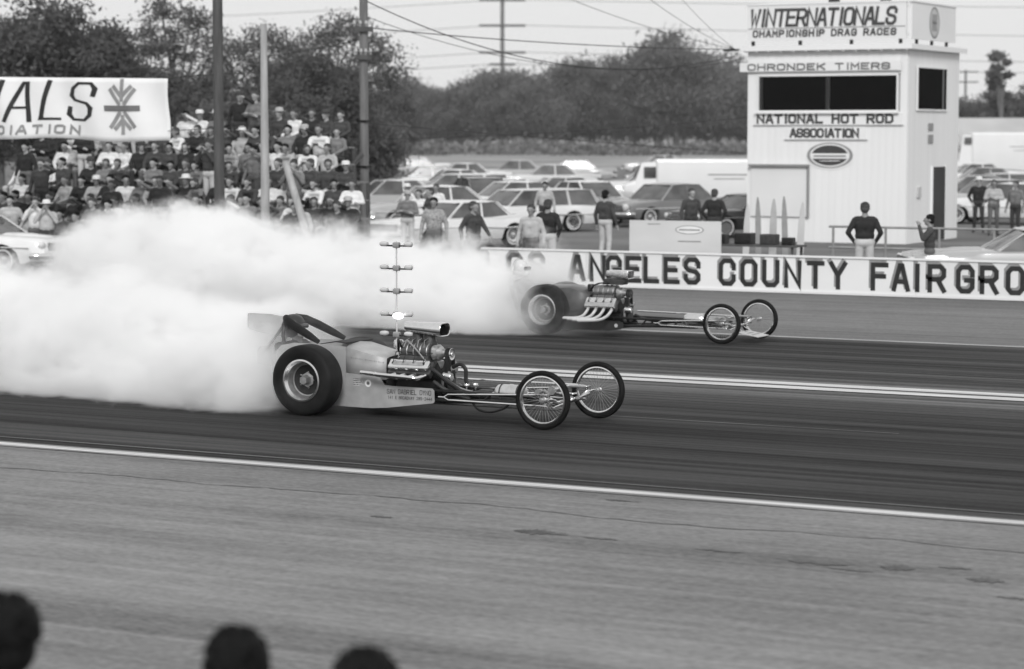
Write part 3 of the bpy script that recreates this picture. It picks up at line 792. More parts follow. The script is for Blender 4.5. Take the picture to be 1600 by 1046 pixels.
def person_mesh(pose, voxel=.015, turn=0.0):
    key = (pose, voxel, turn)
    if key in PM:
        return PM[key]
    P = POSES[pose]; h = P['hip']; ln = P.get('lean', 0.0)
    bones = []                                  # (a, b, ra, rb, region) region 0 skin 1 top 2 trousers 3 shoes
    def at(z, y=0.0): return Vector((0, y + ln * max(z, 0) / .55, h + z))
    hip = at(0); belly = at(.16); chest = at(.34); neck = at(.55); hc = at(.70, -.025); 
    bones.append((hip + Vector((-.075, 0, .02)), hip + Vector((.075, 0, .02)), .115, .115, 2))
    bones.append((belly + Vector((-.07, 0, 0)), belly + Vector((.07, 0, 0)), .115, .115, 1))
    bones.append((belly + Vector((-.06, -.01, 0)), chest + Vector((-.085, 0, .03)), .11, .115, 1))
    bones.append((belly + Vector((.06, -.01, 0)), chest + Vector((.085, 0, .03)), .11, .115, 1))
    bones.append((chest + Vector((-.08, 0, .02)), chest + Vector((.08, 0, .02)), .118, .118, 1))
    bones.append((neck + Vector((-.15, .005, -.07)), neck + Vector((.15, .005, -.07)), .072, .072, 1))
    bones.append((neck + Vector((0, .005, -.06)), neck + Vector((0, -.005, .07)), .062, .055, 0))
    # head with jaw, brow, nose, ears
    ca, sa = math.cos(turn), math.sin(turn)
    def hv(x, y, z): return hc + Vector((x * ca - y * sa, x * sa + y * ca, z))
    bones.append((hv(0, .012, .025), hv(0, .03, .025), .086, .083, 0))
    bones.append((hv(0, -.03, .0), hv(0, -.035, -.055), .068, .052, 0))
    bones.append((hv(0, -.055, -.075), hv(0, -.06, -.085), .035, .03, 0))
    bones.append((hv(-.03, -.075, .03), hv(.03, -.075, .03), .022, .022, 0))
    bones.append((hv(0, -.095, .015), hv(0, -.112, -.018), .011, .016, 0))
    for s in (-1, 1):
        bones.append((hv(s * .082, .015, .015), hv(s * .086, .02, -.025), .014, .011, 0))
    for i, s in enumerate((1, -1)):
        sh = neck + Vector((s * .185, .005, -.085)); el = Vector(P['el'][i]); wr = Vector(P['wr'][i])
        bones.append((sh, el, .066, .05, 1)); bones.append((el, wr, .05, .036, 1))
        d = (wr - el).normalized(); sd = Vector((0, 0, 1)).cross(d)
        sd = sd.normalized() if sd.length > .1 else Vector((1, 0, 0)); up = d.cross(sd)
        pc = wr + d * .06
        bones.append((wr, pc + d * .01, .03, .036, 0))
        for k, l in enumerate((.075, .085, .08, .06)):      # four fingers and a thumb
            r = pc + d * .02 + sd * ((k - 1.5) * .021)
            k1 = r + d * l * .55 - up * .008; bones.append((r, k1, .0115, .011, 0)); bones.append((k1, k1 + d * l * .35 - up * .025, .011, .0095, 0))
        th = wr + d * .025 - sd * s * .028
        bones.append((th, th + d * .05 - sd * s * .03, .013, .011, 0))
        hp = hip + Vector((s * .09, 0, 0)); kn = Vector(P['kn'][i]); an = Vector(P['an'][i])
        if pose not in ('drive',) and P['hip'] == 0: pass
        bones.append((hp, kn, .092, .066, 2)); bones.append((kn, an + Vector((0, 0, .02)), .064, .05, 2))
        bones.append((an + Vector((0, .03, -.045)), an + Vector((s * .02, -.15, -.05)), .036, .036, 3))
    mb = MB()
    for b in bones: shell(mb, *b[:4])
    me0 = mb.mesh('body_raw', SKIN, 0)
    ob = bpy.data.objects.new('tmp', me0); col.objects.link(ob)
    rm = ob.modifiers.new('r', 'REMESH'); rm.mode = 'VOXEL'; rm.voxel_size = voxel
    sm = ob.modifiers.new('s', 'SMOOTH'); sm.factor = .5; sm.iterations = 3
    dg = bpy.context.evaluated_depsgraph_get(); dg.update()
    me = bpy.data.meshes.new_from_object(ob.evaluated_get(dg))
    bpy.data.objects.remove(ob); bpy.data.meshes.remove(me0)
    me.name = 'person_body'
    me.materials.clear()
    for m in (SKIN, WHITEP, BLACKM, SHOE): me.materials.append(m)
    n = len(me.polygons); c = np.empty(n * 3); me.polygons.foreach_get('center', c); c = c.reshape(-1, 3)
    best = np.full(n, 1e9); reg = np.zeros(n, int)
    for a, b, ra, rb, g in bones:
        a = np.array(a); b = np.array(b); d = b - a; L2 = max(d @ d, 1e-9)
        t = np.clip(((c - a) @ d) / L2, 0, 1)
        dist = np.linalg.norm(c - a - t[:, None] * d, axis=1) - (ra + (rb - ra) * t)
        k = dist < best; best[k] = dist[k]; reg[k] = g
    me.polygons.foreach_set('material_index', reg.astype(np.int32))
    me.polygons.foreach_set('use_smooth', [True] * n)
    me.update()
    PM[key] = (me, tuple(hc), turn)
    return PM[key]

HM = {}
def hair_mesh(kind):
    if kind in HM: return HM[kind]
    m = MB()
    if kind in ('hair', 'longhair', 'bald'):
        m.ball((0, .026, .04), (.0905, .094, .086), 24, 14)
        m.ball((0, .055, -.015), (.08, .066, .08), 20, 12)
        if kind == 'longhair':
            m.ball((0, .06, -.08), (.10, .07, .10), 18, 10)
        for k in range(150):
            a = rnd.uniform(0, 2 * PI); e = rnd.uniform(.15, 1.5)
            p = Vector((math.cos(a) * math.cos(e) * .085, .03 + math.sin(a) * math.cos(e) * .088, .05 + math.sin(e) * .08))
            if p.y > -.045: m.ball(p, (rnd.uniform(.006, .012), rnd.uniform(.006, .018), rnd.uniform(.006, .012)), 5, 3)
    elif kind == 'crop':              # short squared-off hair that leaves the ears and neck bare
        rings = []
        for i in range(15):
            e = -1.0 + 2.55 * i / 14; e = min(e, 1.54); ring = []
            for k in range(32):
                a = 2 * PI * k / 32; c, s_ = math.cos(a), math.sin(a); p = 2.7
                q = (abs(c) ** p + abs(s_) ** p) ** (-1 / p); ce = math.cos(e) ** .75
                jag = 1 + rnd.uniform(-.03, .035)
                ring.append((c * q * .0875 * ce * jag, .03 + s_ * q * .094 * ce * jag * (1 if s_ > 0 else .8), .035 + math.sin(e) * (.098 if e > 0 else .085) * jag))
            rings.append(ring)
        m.loft(rings)
        m.ball((0, .05, -.03), (.074, .064, .088), 24, 12)
        for k in range(260):
            a = rnd.uniform(0, 2 * PI); e = rnd.uniform(-.6, 1.5); ce = math.cos(e) ** .75
            m.ball((math.cos(a) * .09 * ce, .03 + math.sin(a) * .094 * ce, .035 + math.sin(e) * .097), (rnd.uniform(.004, .009), rnd.uniform(.004, .01), rnd.uniform(.006, .02)), 5, 3)
    elif kind == 'cap':
        m.lathe([(.098, -.0), (.1, .02), (.096, .06), (.075, .085), (.03, .095), (.001, .095)], (0, .015, .045), 'Z', 20)
        rings = []
        m.loft([[(math.sin(a) * .098, -.083 * math.cos(a) + .01, .05), (math.sin(a) * .10, -.16 * math.cos(a) * (1 if math.cos(a) > 0 else 0) + .005, .04), (math.sin(a) * .098, -.083 * math.cos(a) + .01, .042)] for a in [-1.2 + 2.4 * k / 8 for k in range(9)]])
    elif kind == 'hat':
        m.lathe([(.001, .13), (.05, .128), (.085, .11), (.1, .05), (.102, .03), (.155, .035), (.16, .028), (.1, .02)], (0, .01, .03), 'Z', 22)
    elif kind == 'helmet':
        m.ball((0, .02, .03), (.125, .135, .13), 24, 14); m.ball((0, .03, -.04), (.12, .11, .09), 20, 10)
    HM[kind] = m.mesh('head_cover_' + kind, HAIRD, 60)
    return HM[kind]
TOPS = {'white': M('white_cotton', .68, .9, 0, .1, 8), 'light': M('light_cloth', .4, .9, 0, .15, 8), 'grey': M('grey_cloth', .17, .9, 0, .2, 8), 'dark': M('dark_cloth', .05, .9, 0, .25, 8), 'black': M('black_cloth', .016, .85, 0, .3, 8),
        'checked': M('checked_cloth', .3, .9, 0, .5, 30)}
BOTS = {'dark': M('dark_trousers', .035, .9, 0, .2, 8), 'grey': M('grey_trousers', .12, .9, 0, .2, 8), 'light': M('light_trousers', .5, .9, 0, .12, 8), 'denim': M('denim', .08, .9, 0, .25, 10)}
HATS = {'hair': [HAIRD, HAIRM], 'longhair': [HAIRM], 'cap': [TOPS['white'], TOPS['dark'], TOPS['light']], 'hat': [TOPS['light'], TOPS['dark'], TOPS['white']]}
SK = [SKIN, M('tanned_skin', .24, .55, 0, .08, 14)]
def person(loc, rz, pose, top='white', bot='dark', cover='hair', cmat=None, label=None, group=None, scale=1.0, turn=0.0, voxel=.015, skin=None, bulk=1.06):
    me, hc, tn = person_mesh(pose, voxel, turn)
    o = link('person', me); o.location = loc; o.rotation_euler = (0, 0, rz); o.scale = (scale * bulk, scale * bulk, scale)
    for i, m in enumerate((skin or rnd.choice(SK), TOPS[top], BOTS[bot], SHOE)):
        o.material_slots[i].link = 'OBJECT'; o.material_slots[i].material = m
    nm = {'hair': 'hair', 'longhair': 'hair', 'crop': 'hair', 'cap': 'cap', 'hat': 'hat', 'helmet': 'helmet'}[cover]
    h = link(nm, hair_mesh(cover), o); h.location = hc; h.rotation_euler = (0, 0, turn)
    h.material_slots[0].link = 'OBJECT'; h.material_slots[0].material = cmat or rnd.choice(HATS[cover])
    tag(o, label, 'person', group)
    return o
# the two drivers, each behind the rear axle of his car (cars drive towards +X)
def driver(x, y, z, label, hm):
    o = person((x, y, z), R(90), 'drive', 'black', 'dark', 'helmet', hm, label, 'drivers in the cockpits')
    hc = person_mesh('drive')[1]
    m = MB(); m.rprism((hc[0], hc[1] - .105, hc[2] + .02), (.17, .06, .06), .025); m.build('goggles', GLASS, o)
    m = MB(); m.rprism((hc[0], hc[1] - .10, hc[2] - .06), (.13, .08, .09), .03); m.build('face_mask', WHITEP, o)
    return o
driver(-15.16 - .38, 24.06, .26, 'driver in dark suit and dark helmet seated in the silver dragster', M('dark_helmet', .03, .3, 0, .2, 4))
driver(-17.77 - .42, 34.9, .33, 'driver in dark suit and pale helmet seated in the far dragster', M('white_helmet', .6, .25, 0, .1, 4))
# three onlookers in front of the camera, seen from behind, heads only in the frame
HF = M('black_hair', .006, .5, 0, .6, 40, spec=.14, bump=.6, bscale=150)
HS = M('shaded_neck', .13, .6, 0, .1, 14)  # skin tone darkened to put the shade on their necks into the colour
for (x, y, s, tn, tp, lb) in ((-4.985, 5.9, 1.035, .5, 'dark', 'dark-haired onlooker in the bottom left corner of the picture, seen from behind'),
                              (-4.16, 6.0, 1.01, .35, 'dark', 'middle one of three dark-haired onlookers along the bottom edge'),
                              (-3.635, 5.95, 1.008, -.5, 'black', 'rightmost of three dark-haired onlookers along the bottom edge')):
    person((x, y, 0), R(180 + 28) , 'stand', tp, 'dark', 'crop', HF, lb, 'onlookers in front of the camera', s, tn, .012, HS, 1.17 if x < -4.9 else 1.1)
# ================================================================ lettered barrier along the far side
UNIT = one('box', (0, 0, 0), (1, 1, 1)).mesh('board', WHITEP, 0)
def piece(name, c, d, parent, mat, rot=None, mesh=None):
    o = link(name, mesh or UNIT, parent); o.location = c; o.scale = d
    if rot: o.rotation_euler = rot
    o.material_slots[0].link = 'OBJECT'; o.material_slots[0].material = mat
    return o
WB = [M('barrier_white_a', .74, .55, 0, .06, .7), M('barrier_white_b', .7, .55, 0, .07, .7), M('barrier_white_c', .77, .55, 0, .05, .7)]
wall = empty('lettered_barrier', (-14, 45.72, 0))
tag(wall, 'long low white barrier lettered with county fairgrounds behind the far lane', 'barrier')
k = 0; x = -24.95
while x < -2:
    o = piece('panel', (x + 1.215 + 14, 0, .40), (2.424, .04, .70), wall, WB[k % 3]); k += 1; x += 2.43
    piece('post', (x - 2.4 + 14, .08, .36), (.08, .1, .72), wall, WOODL)
piece('top_rail', (-13.5 + 14, -.005, .765), (23.1, .09, .035), wall, WB[2])
piece('bottom_rail', (-13.5 + 14, -.012, .036), (23.1, .07, .045), wall, WB[1])
LET = [('L', -24.75), ('O', -24.22), ('S', -23.68), ('A', -22.72), ('N', -22.24), ('G', -21.86), ('E', -21.40), ('L', -20.98), ('E', -20.52), ('S', -20.06), ('C', -19.27), ('O', -18.79), ('U', -18.31), ('N', -17.83), ('T', -17.34), ('Y', -16.86), ('F', -15.98), ('A', -15.54), ('I', -15.20), ('R', -14.80), ('G', -14.22), ('R', -13.74), ('O', -13.22), ('U', -12.74), ('N', -12.26), ('D', -11.78), ('S', -11.30)]
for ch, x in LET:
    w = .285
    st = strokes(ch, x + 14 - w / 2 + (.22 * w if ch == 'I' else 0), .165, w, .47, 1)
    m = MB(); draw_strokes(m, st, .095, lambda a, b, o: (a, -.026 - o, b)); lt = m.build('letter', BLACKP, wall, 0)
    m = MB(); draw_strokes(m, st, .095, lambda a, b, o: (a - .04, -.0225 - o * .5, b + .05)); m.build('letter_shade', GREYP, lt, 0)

# ================================================================ start light tree between the lanes
t = empty('start_light_tree', (-17.33, 29.12, .004))
tag(t, 'slim countdown light post with five levels of paired lamps between the lanes', 'light post')
m = MB(); m.tube([(0, 0, .05), (0, 0, 1.74)], .012, 10); m.build('post', LIGHTG, t)
m = MB(); m.rprism((0, 0, .03), (.5, .4, .06), .02); m.build('base', BLACKM, t)
lampoff = M('lamp_lens', .4, .25, 0, .1, 9)
lit = bpy.data.materials.new('lit_lamp'); lit.use_nodes = True
b = lit.node_tree.nodes['Principled BSDF']; b.inputs['Emission Color'].default_value = (1, 1, 1, 1); b.inputs['Emission Strength'].default_value = 3.0
for i, z in enumerate((.414, .696, 1.031, 1.357, 1.682)):
    m = MB(); m.box((0, 0, z), (.5, .025, .022)); ar = m.build('crossarm', BLACKM, t)
    m = MB(); m.rprism((0, 0, z + .01), (.1, .08, .08), .02); m.build('junction_box', STEELG, ar)
    for s in (-1, 1):
        m = MB(); m.lathe([(.03, .05), (.036, 0), (.03, -.05), (.02, -.07), (.001, -.07)], (s * .2, 0, z + .025), 'X', 14); m.build('lamp_housing', LIGHTG, ar)
        m = MB(); m.lathe([(.028, 0), (.02, .012), (.001, .016)], (s * .2 + .05, 0, z + .025), 'X', 14); m.build('lamp_lens', lampoff, ar)
    if i == 1:
        m = MB(); m.ball((.06, -.06, z + .0), (.085, .05, .045), 16, 10); m.build('lit_lamp', lit, ar)

# ================================================================ timing tower
tw = empty('timing_tower', (-25.27, 67.33, 0))
tag(tw, 'two storey white timing tower with wide dark window and roof sign', 'tower')
TW = [M('tower_white_a', .77, .6, 0, .05, .6), M('tower_white_b', .755, .6, 0, .07, .6), M('tower_white_c', .78, .6, 0, .05, .6)]
X0, X1, D = -2.5, 2.5, 4.9
m = MB(); m.box((0, D / 2, 2.85), (4.9, D - .1, 5.7)); m.build('core', M('tower_backing', .55, .7, 0, .05, 1), tw)
bwid = .2174
def boards(n, start, along, segs):
    for i in range(n):
        c = start + bwid * (i + .5)
        for z0, z1 in segs(c):
            q = rnd.uniform(0, .001)
            if along == 'x': piece('siding_board', (c, .02 - q, (z0 + z1) / 2), (bwid - .0016, .06, z1 - z0), tw, rnd.choice(TW))
            else: piece('siding_board', (2.48 + q, c, (z0 + z1) / 2), (.06, bwid - .0016, z1 - z0), tw, rnd.choice(TW))
boards(23, X0, 'x', lambda c: [(0, 3.86), (4.97, 5.7)] if -2.15 < c < 2.2 else [(0, 5.7)])
boards(22, .06, 'y', lambda c: ([(0, 3.9), (5.2, 5.7)] if .75 < c < 3.6 else ([(2.22, 5.7)] if False else [(0, 5.7)])))
# front window: sill, frame, mullion, two panes
wf = MB(); m = wf
for z, h in ((3.885, .05), (4.945, .05)): m.box((0.025, -.035, z), (4.41, .05, h))
for x in (-2.155, 2.205): m.box((x, -.035, 4.415), (.05, .05, 1.01))
w = wf.build('front_window', WHITEP, tw)
DG = M('dark_window_glass', .004, .25, 0, .2, 2, spec=.04)
DG.node_tree.nodes['Principled BSDF'].inputs['IOR'].default_value = 1.06
piece('pane', (-1.06, -.02, 4.415), (2.1, .012, 1.01), w, DG); piece('pane', (1.14, -.02, 4.415), (2.06, .012, 1.01), w, DG)
piece('mullion', (.04, -.03, 4.415), (.10, .03, 1.005), w, BLACKP)
piece('side_mullion', (-2.06, -.03, 4.415), (.1, .03, 1.005), w, BLACKP)
piece('sill', (.02, -.07, 3.835), (4.5, .14, .04), w, WHITEP)
wf = MB(); m = wf
for z in (3.92, 5.18): m.box((2.535, 2.17, z), (.05, 2.86, .05))
for y in (.77, 3.57): m.box((2.535, y, 4.55), (.05, .06, 1.21))
w = wf.build('side_window', WHITEP, tw); piece('pane', (2.53, 2.17, 4.55), (.012, 2.74, 1.21), w, DG); piece('mullion', (2.536, 3.2, 4.55), (.02, .12, 1.2), w, MIDP)
# door in the side
dr = piece('door', (2.5, 2.95, 1.12), (.07, 1.2, 2.2), tw, M('dark_doorway', .03, .7, 0, .2, 3))
piece('door_frame', (2.515, 2.27, 1.12), (.09, .08, 2.24), tw, WHITEP); piece('door_frame', (2.515, 3.6, 1.12), (.09, .08, 2.24), tw, WHITEP)
piece('number_plate', (2.525, 2.1, 3.42), (.02, .45, .22), tw, GREYP); piece('number_plate', (2.525, 2.1, 3.06), (.02, .45, .26), tw, GREYP); piece('switch_box', (2.535, 1.05, 1.5), (.06, .3, .3), tw, LIGHTG)
# eaves and roof
piece('roof', (.02, D / 2, 5.78), (5.24, D + .36, .1), tw, WHITEP); piece('fascia', (.02, -.2, 5.75), (5.28, .03, .15), tw, TW[2]); piece('fascia', (2.66, D / 2, 5.75), (.03, D + .4, .15), tw, TW[0])
for i in range(14):
    piece('rafter', (-2.55 + i * .39, -.1, 5.68), (.06, .18, .08), tw, TW[1])
piece('wire_bracket', (-2.95, -.25, 5.72), (.5, .06, .06), tw, BLACKM)
# roof sign: front board and end board on posts
sg = piece('front_sign', (.0, -.1, 6.5), (4.96, .08, 1.06), tw, WB[0])
m = MB(); f = lambda a, b, o: (a, -.148 - o, b)
words('sign_lettering', 'WINTERNATIONALS', -2.38, 6.42, .25, .46, .325, .14, .088, f, M('sign_dark_grey', .06, .6, 0, .2, 4), tw)
words('sign_lettering', 'CHAMPIONSHIP DRAG RACES', -2.28, 6.1, .13, .17, .208, .05, .05, f, M('sign_dark_grey', .06), tw)
piece('sign_trim', (0, -.145, 6.335), (4.9, .012, .025), tw, GREYP)
piece('sign_trim', (0, -.1, 7.05), (5.05, .12, .04), tw, TW[2])
piece('end_sign', (2.6, 1.95, 6.5), (.08, 4.1, 1.06), tw, WB[2]); piece('sign_trim', (2.6, 1.95, 7.05), (.13, 4.2, .04), tw, TW[1])
m = MB()
m.lathe([(.40, .047), (.47, .047), (.47, .03), (.40, .03)], (2.6, 1.95, 6.5), 'X', 36, closed=True); em = m.build('round_emblem', GREYP, tw, 0); pass
m = MB(); m.lathe([(.001, .045), (.40, .045), (.40, .03)], (2.6, 1.95, 6.5), 'X', 36); e2 = m.build('emblem_field', LIGHTG, em, 0)
m = MB()
for yy in (-.18, -.06, .06, .18): m.box((2.65, 1.95 + yy, 6.5), (.006, .035, .5))
m.box((2.652, 1.95, 6.5), (.006, .42, .06)); m.build('emblem_mark', MIDP, em, 0)
for x in (-2.3, -.8, .8, 2.3): piece('sign_post', (x, -.1, 5.9), (.09, .07, .25), tw, BLACKM)
for y in (.6, 2, 3.4): piece('sign_post', (2.55, y, 5.95), (.07, .09, .25), tw, BLACKM)
piece('horn_speaker', (.1, .3, 7.08), (.25, .3, .25), tw, DARKCAST); piece('horn_speaker', (1.7, .3, 7.08), (.25, .3, .25), tw, DARKCAST)
# strip sign over the window, boards below it
piece('strip_sign', (-.2, -.09, 5.2), (5.05, .05, .27), tw, WB[0])
m = MB(); f = lambda a, b, o: (a, -.118 - o, b)
words('strip_lettering', 'CHRONDEK TIMERS', -2.45, 5.115, .22, .16, .315, 0, .05, f, MIDP, tw)
piece('name_board', (.05, -.03, 3.66), (4.6, .03, .34), tw, WB[2]); piece('name_board', (.0, -.03, 3.24), (2.5, .03, .36), tw, WB[2])
m = MB(); f = lambda a, b, o: (a, -.048 - o, b)
words('name_lettering', 'NATIONAL HOT ROD', -2.16, 3.55, .19, .22, .285, 0, .075, f, M('sign_dark_grey', .06), tw)
words('name_lettering', 'ASSOCIATION', -1.1, 3.13, .16, .22, .215, 0, .07, f, M('sign_dark_grey', .06), tw)
piece('board_trim', (.05, -.04, 3.475), (4.7, .04, .025), tw, LIGHTG); piece('board_trim', (.0, -.04, 3.045), (2.6, .04, .025), tw, LIGHTG)
m = MB()
def ell(mb, cx, cz, a, b_, y, mi, z0=-9, z1=9, n=40):
    pts = []
    for k in range(n):
        t_ = 2 * PI * k / n; pts.append((cx + a * math.cos(t_), y, min(max(cz + b_ * math.sin(t_), cz + z0), cz + z1)))
    mb.add(pts, [tuple(range(n))], mi)
cx, cz = .135, 2.58
ell(m, cx, cz, .78, .43, -.022, 0); ell(m, cx, cz, .72, .38, -.026, 1); ell(m, cx, cz, .62, .34, -.030, 0); ell(m, cx, cz, .57, .30, -.034, 2, .06); ell(m, cx, cz, .57, .30, -.034, 2, -9, -.10); ell(m, cx, cz, .5, .2, -.038, 0, -.17, -.15); 
m.box((cx, -.036, cz - .02), (1.2, .006, .12), 0); m.box((cx, -.041, cz - .02), (1.0, .004, .035), 2)
m.build('oval_emblem', [WHITEP, GREYP, M('emblem_dark', .05, .6, 0, .2, 4)], tw, 0)
piece('notice_board', (-1.45, -.05, 1.5), (1.8, .05, 1.5), tw, WB[1]); piece('notice_board_edge', (-.53, -.06, 1.5), (.07, .07, 1.54), tw, GREYP); piece('notice_board_cap', (-1.45, -.1, 2.28), (1.9, .16, .06), tw, GREYP)

# ================================================================ bits in front of the tower and behind the barrier
bd = empty('advertising_board', (-22.2, 49.6, 0)); tag(bd, 'pale free standing advertising board with oval marks behind the barrier', 'board')
bd.rotation_euler = (0, 0, R(4))
piece('panel', (0, 0, .92), (2.2, .03, .72), bd, M('pale_board', .6, .6, 0, .1, 1)); 
for x in (-1, 0, 1): piece('leg', (x, .06, .64), (.06, .06, 1.28), bd, WOODL)
m = MB(); ell(m, .35, 1.08, .34, .1, -.018, 0); ell(m, .35, 1.08, .31, .085, -.021, 1); m.box((.35, -.023, 1.08), (.5, .002, .03), 0); m.box((.35, -.018, .82), (.55, .002, .025), 0); m.box((-.5, -.018, 1.2), (.3, .002, .02), 0)
tag(m.build('oval_marks', [GREYP, WHITEP], bd, 0), kind='stuff')
for i, (h, w_, ln, mt_) in enumerate(((1.55, .13, .03, LIGHTG), (1.72, .12, -.02, GREYP), (1.68, .15, .02, M('board_grey', .38, .7, 0, .2, 3)), (1.74, .12, -.03, GREYP), (1.6, .14, .05, LIGHTG))):
    m = MB(); n_ = 10
    rings = [[(-ww + h * f * ln, -.02, h * f), (ww + h * f * ln, -.02, h * f), (ww + h * f * ln, .02, h * f), (-ww + h * f * ln, .02, h * f)] for f, ww in ((0, w_ * .5), (.3, w_ * .6), (.7, w_ * .55), (.9, w_ * .35), (1, w_ * .12))]
    m.loft(rings)
    o = m.build('upright_board', mt_); o.location = (-22.1 + i * .29, 53.5 + i * .14, 0); o.rotation_euler = (0, 0, R(28))
    tag(o, ['leftmost of five slim upright boards standing before the tower', 'grey slim upright board, second from left of five before the tower', 'widest slim upright board in the middle of five before the tower', 'grey slim upright board, second from right of five before the tower', 'rightmost of five slim upright boards standing before the tower'][i], 'board', 'slim upright boards before the tower')
tb = empty('trestle_table', (-20.5, 50.2, 0)); tag(tb, 'dark trestle table with timing gear behind the barrier', 'table')
piece('table_top', (0, 0, .74), (2.2, .7, .04), tb, WOODD)
for x in (-1, 1):
    for y in (-.28, .28): piece('leg', (x, y, .36), (.05, .05, .72), tb, WOODD)
for i, (x, c_, s) in enumerate(((-.85, BLACKM, .26), (-.25, BLACKM, .3), (.35, DARKCAST, .28), (.8, BLACKM, .2))):
    m = MB(); m.rprism((0, 0, s * .42), (s * 1.3, s * 1.1, s * .84), .02)
    m.lathe([(.001, .0), (s * .25, .0), (s * .27, .02)], (0, -s * .56, s * .45), 'Y', 14)
    o = m.build('equipment_case', c_); o.location = (-20.5 + x, 50.2, .762)
    tag(o, ['dark equipment case on the left end of the trestle table', 'largest black equipment case on the trestle table', 'dark grey equipment case right of the largest case on the table', 'smallest black equipment case on the right end of the table'][i], 'case', 'cases on the trestle table')
rl = empty('pipe_railing', (-17, 52.5, 0)); tag(rl, 'low two bar pipe railing running before the tower', 'railing')
for z in (.62, 1.1):
    m = MB(); m.tube([(-2.6, 0, z), (2.7, 0, z)], .028, 10); m.build('rail', STEELG, rl)
for k in range(5):
    m = MB(); m.tube([(-2.5 + k * 1.27, 0, 0), (-2.5 + k * 1.27, 0, 1.1)], .03, 10); m.build('post', STEELG, rl)

# ================================================================ grandstand of plank benches
SX0, SX1, SY, RUN, RISE, NR = -40.5, -28.6, 46.6, .72, .41, 7
st = empty('bleachers', (-34, SY, 0)); tag(st, 'wooden plank bleachers packed with spectators', 'bleachers')
for r in range(NR):
    y = RUN * r; z = .45 + RISE * r; xe = min(SX1, -.612 * (SY + y)) - (0.4 if r > 4 else 0)
    for q in range(3):
        L = (xe - SX0) / 3
        piece('seat_plank', (SX0 + L * (q + .5) + 34, y, z - .02), (L - .02, .26, .04), st, PLANK)
        piece('foot_plank', (SX0 + L * (q + .5) + 34, y - .38, z - .43), (L - .02, .3, .04), st, PLANK)
    for q in range(7):
        piece('upright', (SX0 + 34 + (xe - SX0) * q / 6.02 + .05, y + .05, (z - .04) / 2), (.07, .07, z - .04), st, WOODD)
for q in range(7):
    piece('stringer', (SX0 + 34 + (SX1 - 2.8 - SX0) * q / 6, RUN * 3, .25 + RISE * 3 - .12), (.06, math.hypot(RUN, RISE) * 6.6, .1), st, WOODD, (math.atan2(RISE, RUN), 0, 0))

WORD = {'white': 'white shirt', 'light': 'light coat', 'grey': 'grey jacket', 'dark': 'dark jacket', 'black': 'black coat', 'checked': 'checked shirt'}
COV = {'hair': 'bareheaded', 'longhair': 'long-haired', 'cap': 'capped', 'hat': 'hatted'}
GR = 'spectators on the bleachers'; ORD += ['twenty-fifth', 'twenty-sixth', 'twenty-seventh', 'twenty-eighth', 'twenty-ninth', 'thirtieth']
def pick():
    return rnd.choices(['white', 'light', 'grey', 'dark', 'black', 'checked'], [17, 12, 19, 31, 18, 3])[0]
def cov():
    return rnd.choices(['hair', 'longhair', 'cap', 'hat'], [70, 12, 11, 7])[0]
for r in range(NR):
    y = SY + RUN * r; z = .45 + RISE * r; xe = min(SX1, -.612 * y) - (.4 if r > 4 else 0)
    x = SX0 + rnd.uniform(.1, .5); n = 0
    while x < xe - .2:
        if rnd.random() < (.05 if r < 5 else .12):
            x += .5; continue
        tp, cv = pick(), cov(); tn = rnd.choice([0, .5, 0])
        up = rnd.random() < (.3 if r in (0, NR - 1) else .12)
        lb = '%s spectator in %s %s in %s bleacher row, %s from its left' % (COV[cv], WORD[tp], 'standing' if up else 'seated', ORD[r], ORD[n])
        if up:
            person((x, y - .36, z - .41 + .005), rnd.uniform(-.3, .4), rnd.choice(['stand', 'folded', 'shade', 'camera']), tp, rnd.choice(list(BOTS)), cv, None, lb, GR, rnd.uniform(.93, 1.03), 0)
        else:
            person((x, y + .0, z + .105), rnd.uniform(-.25, .4), rnd.choice(['sit', 'lean', 'sitfold', 'sit', 'sitshade' if rnd.random() < .4 else 'sitfold']), tp, rnd.choice(list(BOTS)), cv, None, lb, GR, rnd.uniform(.94, 1.04), tn)
        n += 1; x += rnd.uniform(.42, .52)
# people standing on the ground before the stand
n = 0; x = -39.6
while x < -29.2:
    if rnd.random() < .62 and not (-31.6 < x < -30.1):
        tp, cv = pick(), cov()
        person((x, 45.3 + rnd.uniform(-.1, .35), 0), rnd.uniform(-.5, .6), rnd.choice(['stand', 'pockets', 'folded', 'camera']), tp, rnd.choice(list(BOTS)), cv, None,
               '%s onlooker in %s standing on the ground before the bleachers, %s from the left' % (COV[cv], WORD[tp], ORD[n]), 'onlookers standing before the bleachers', rnd.uniform(.93, 1.03)); n += 1
    x += rnd.uniform(.5, .75)
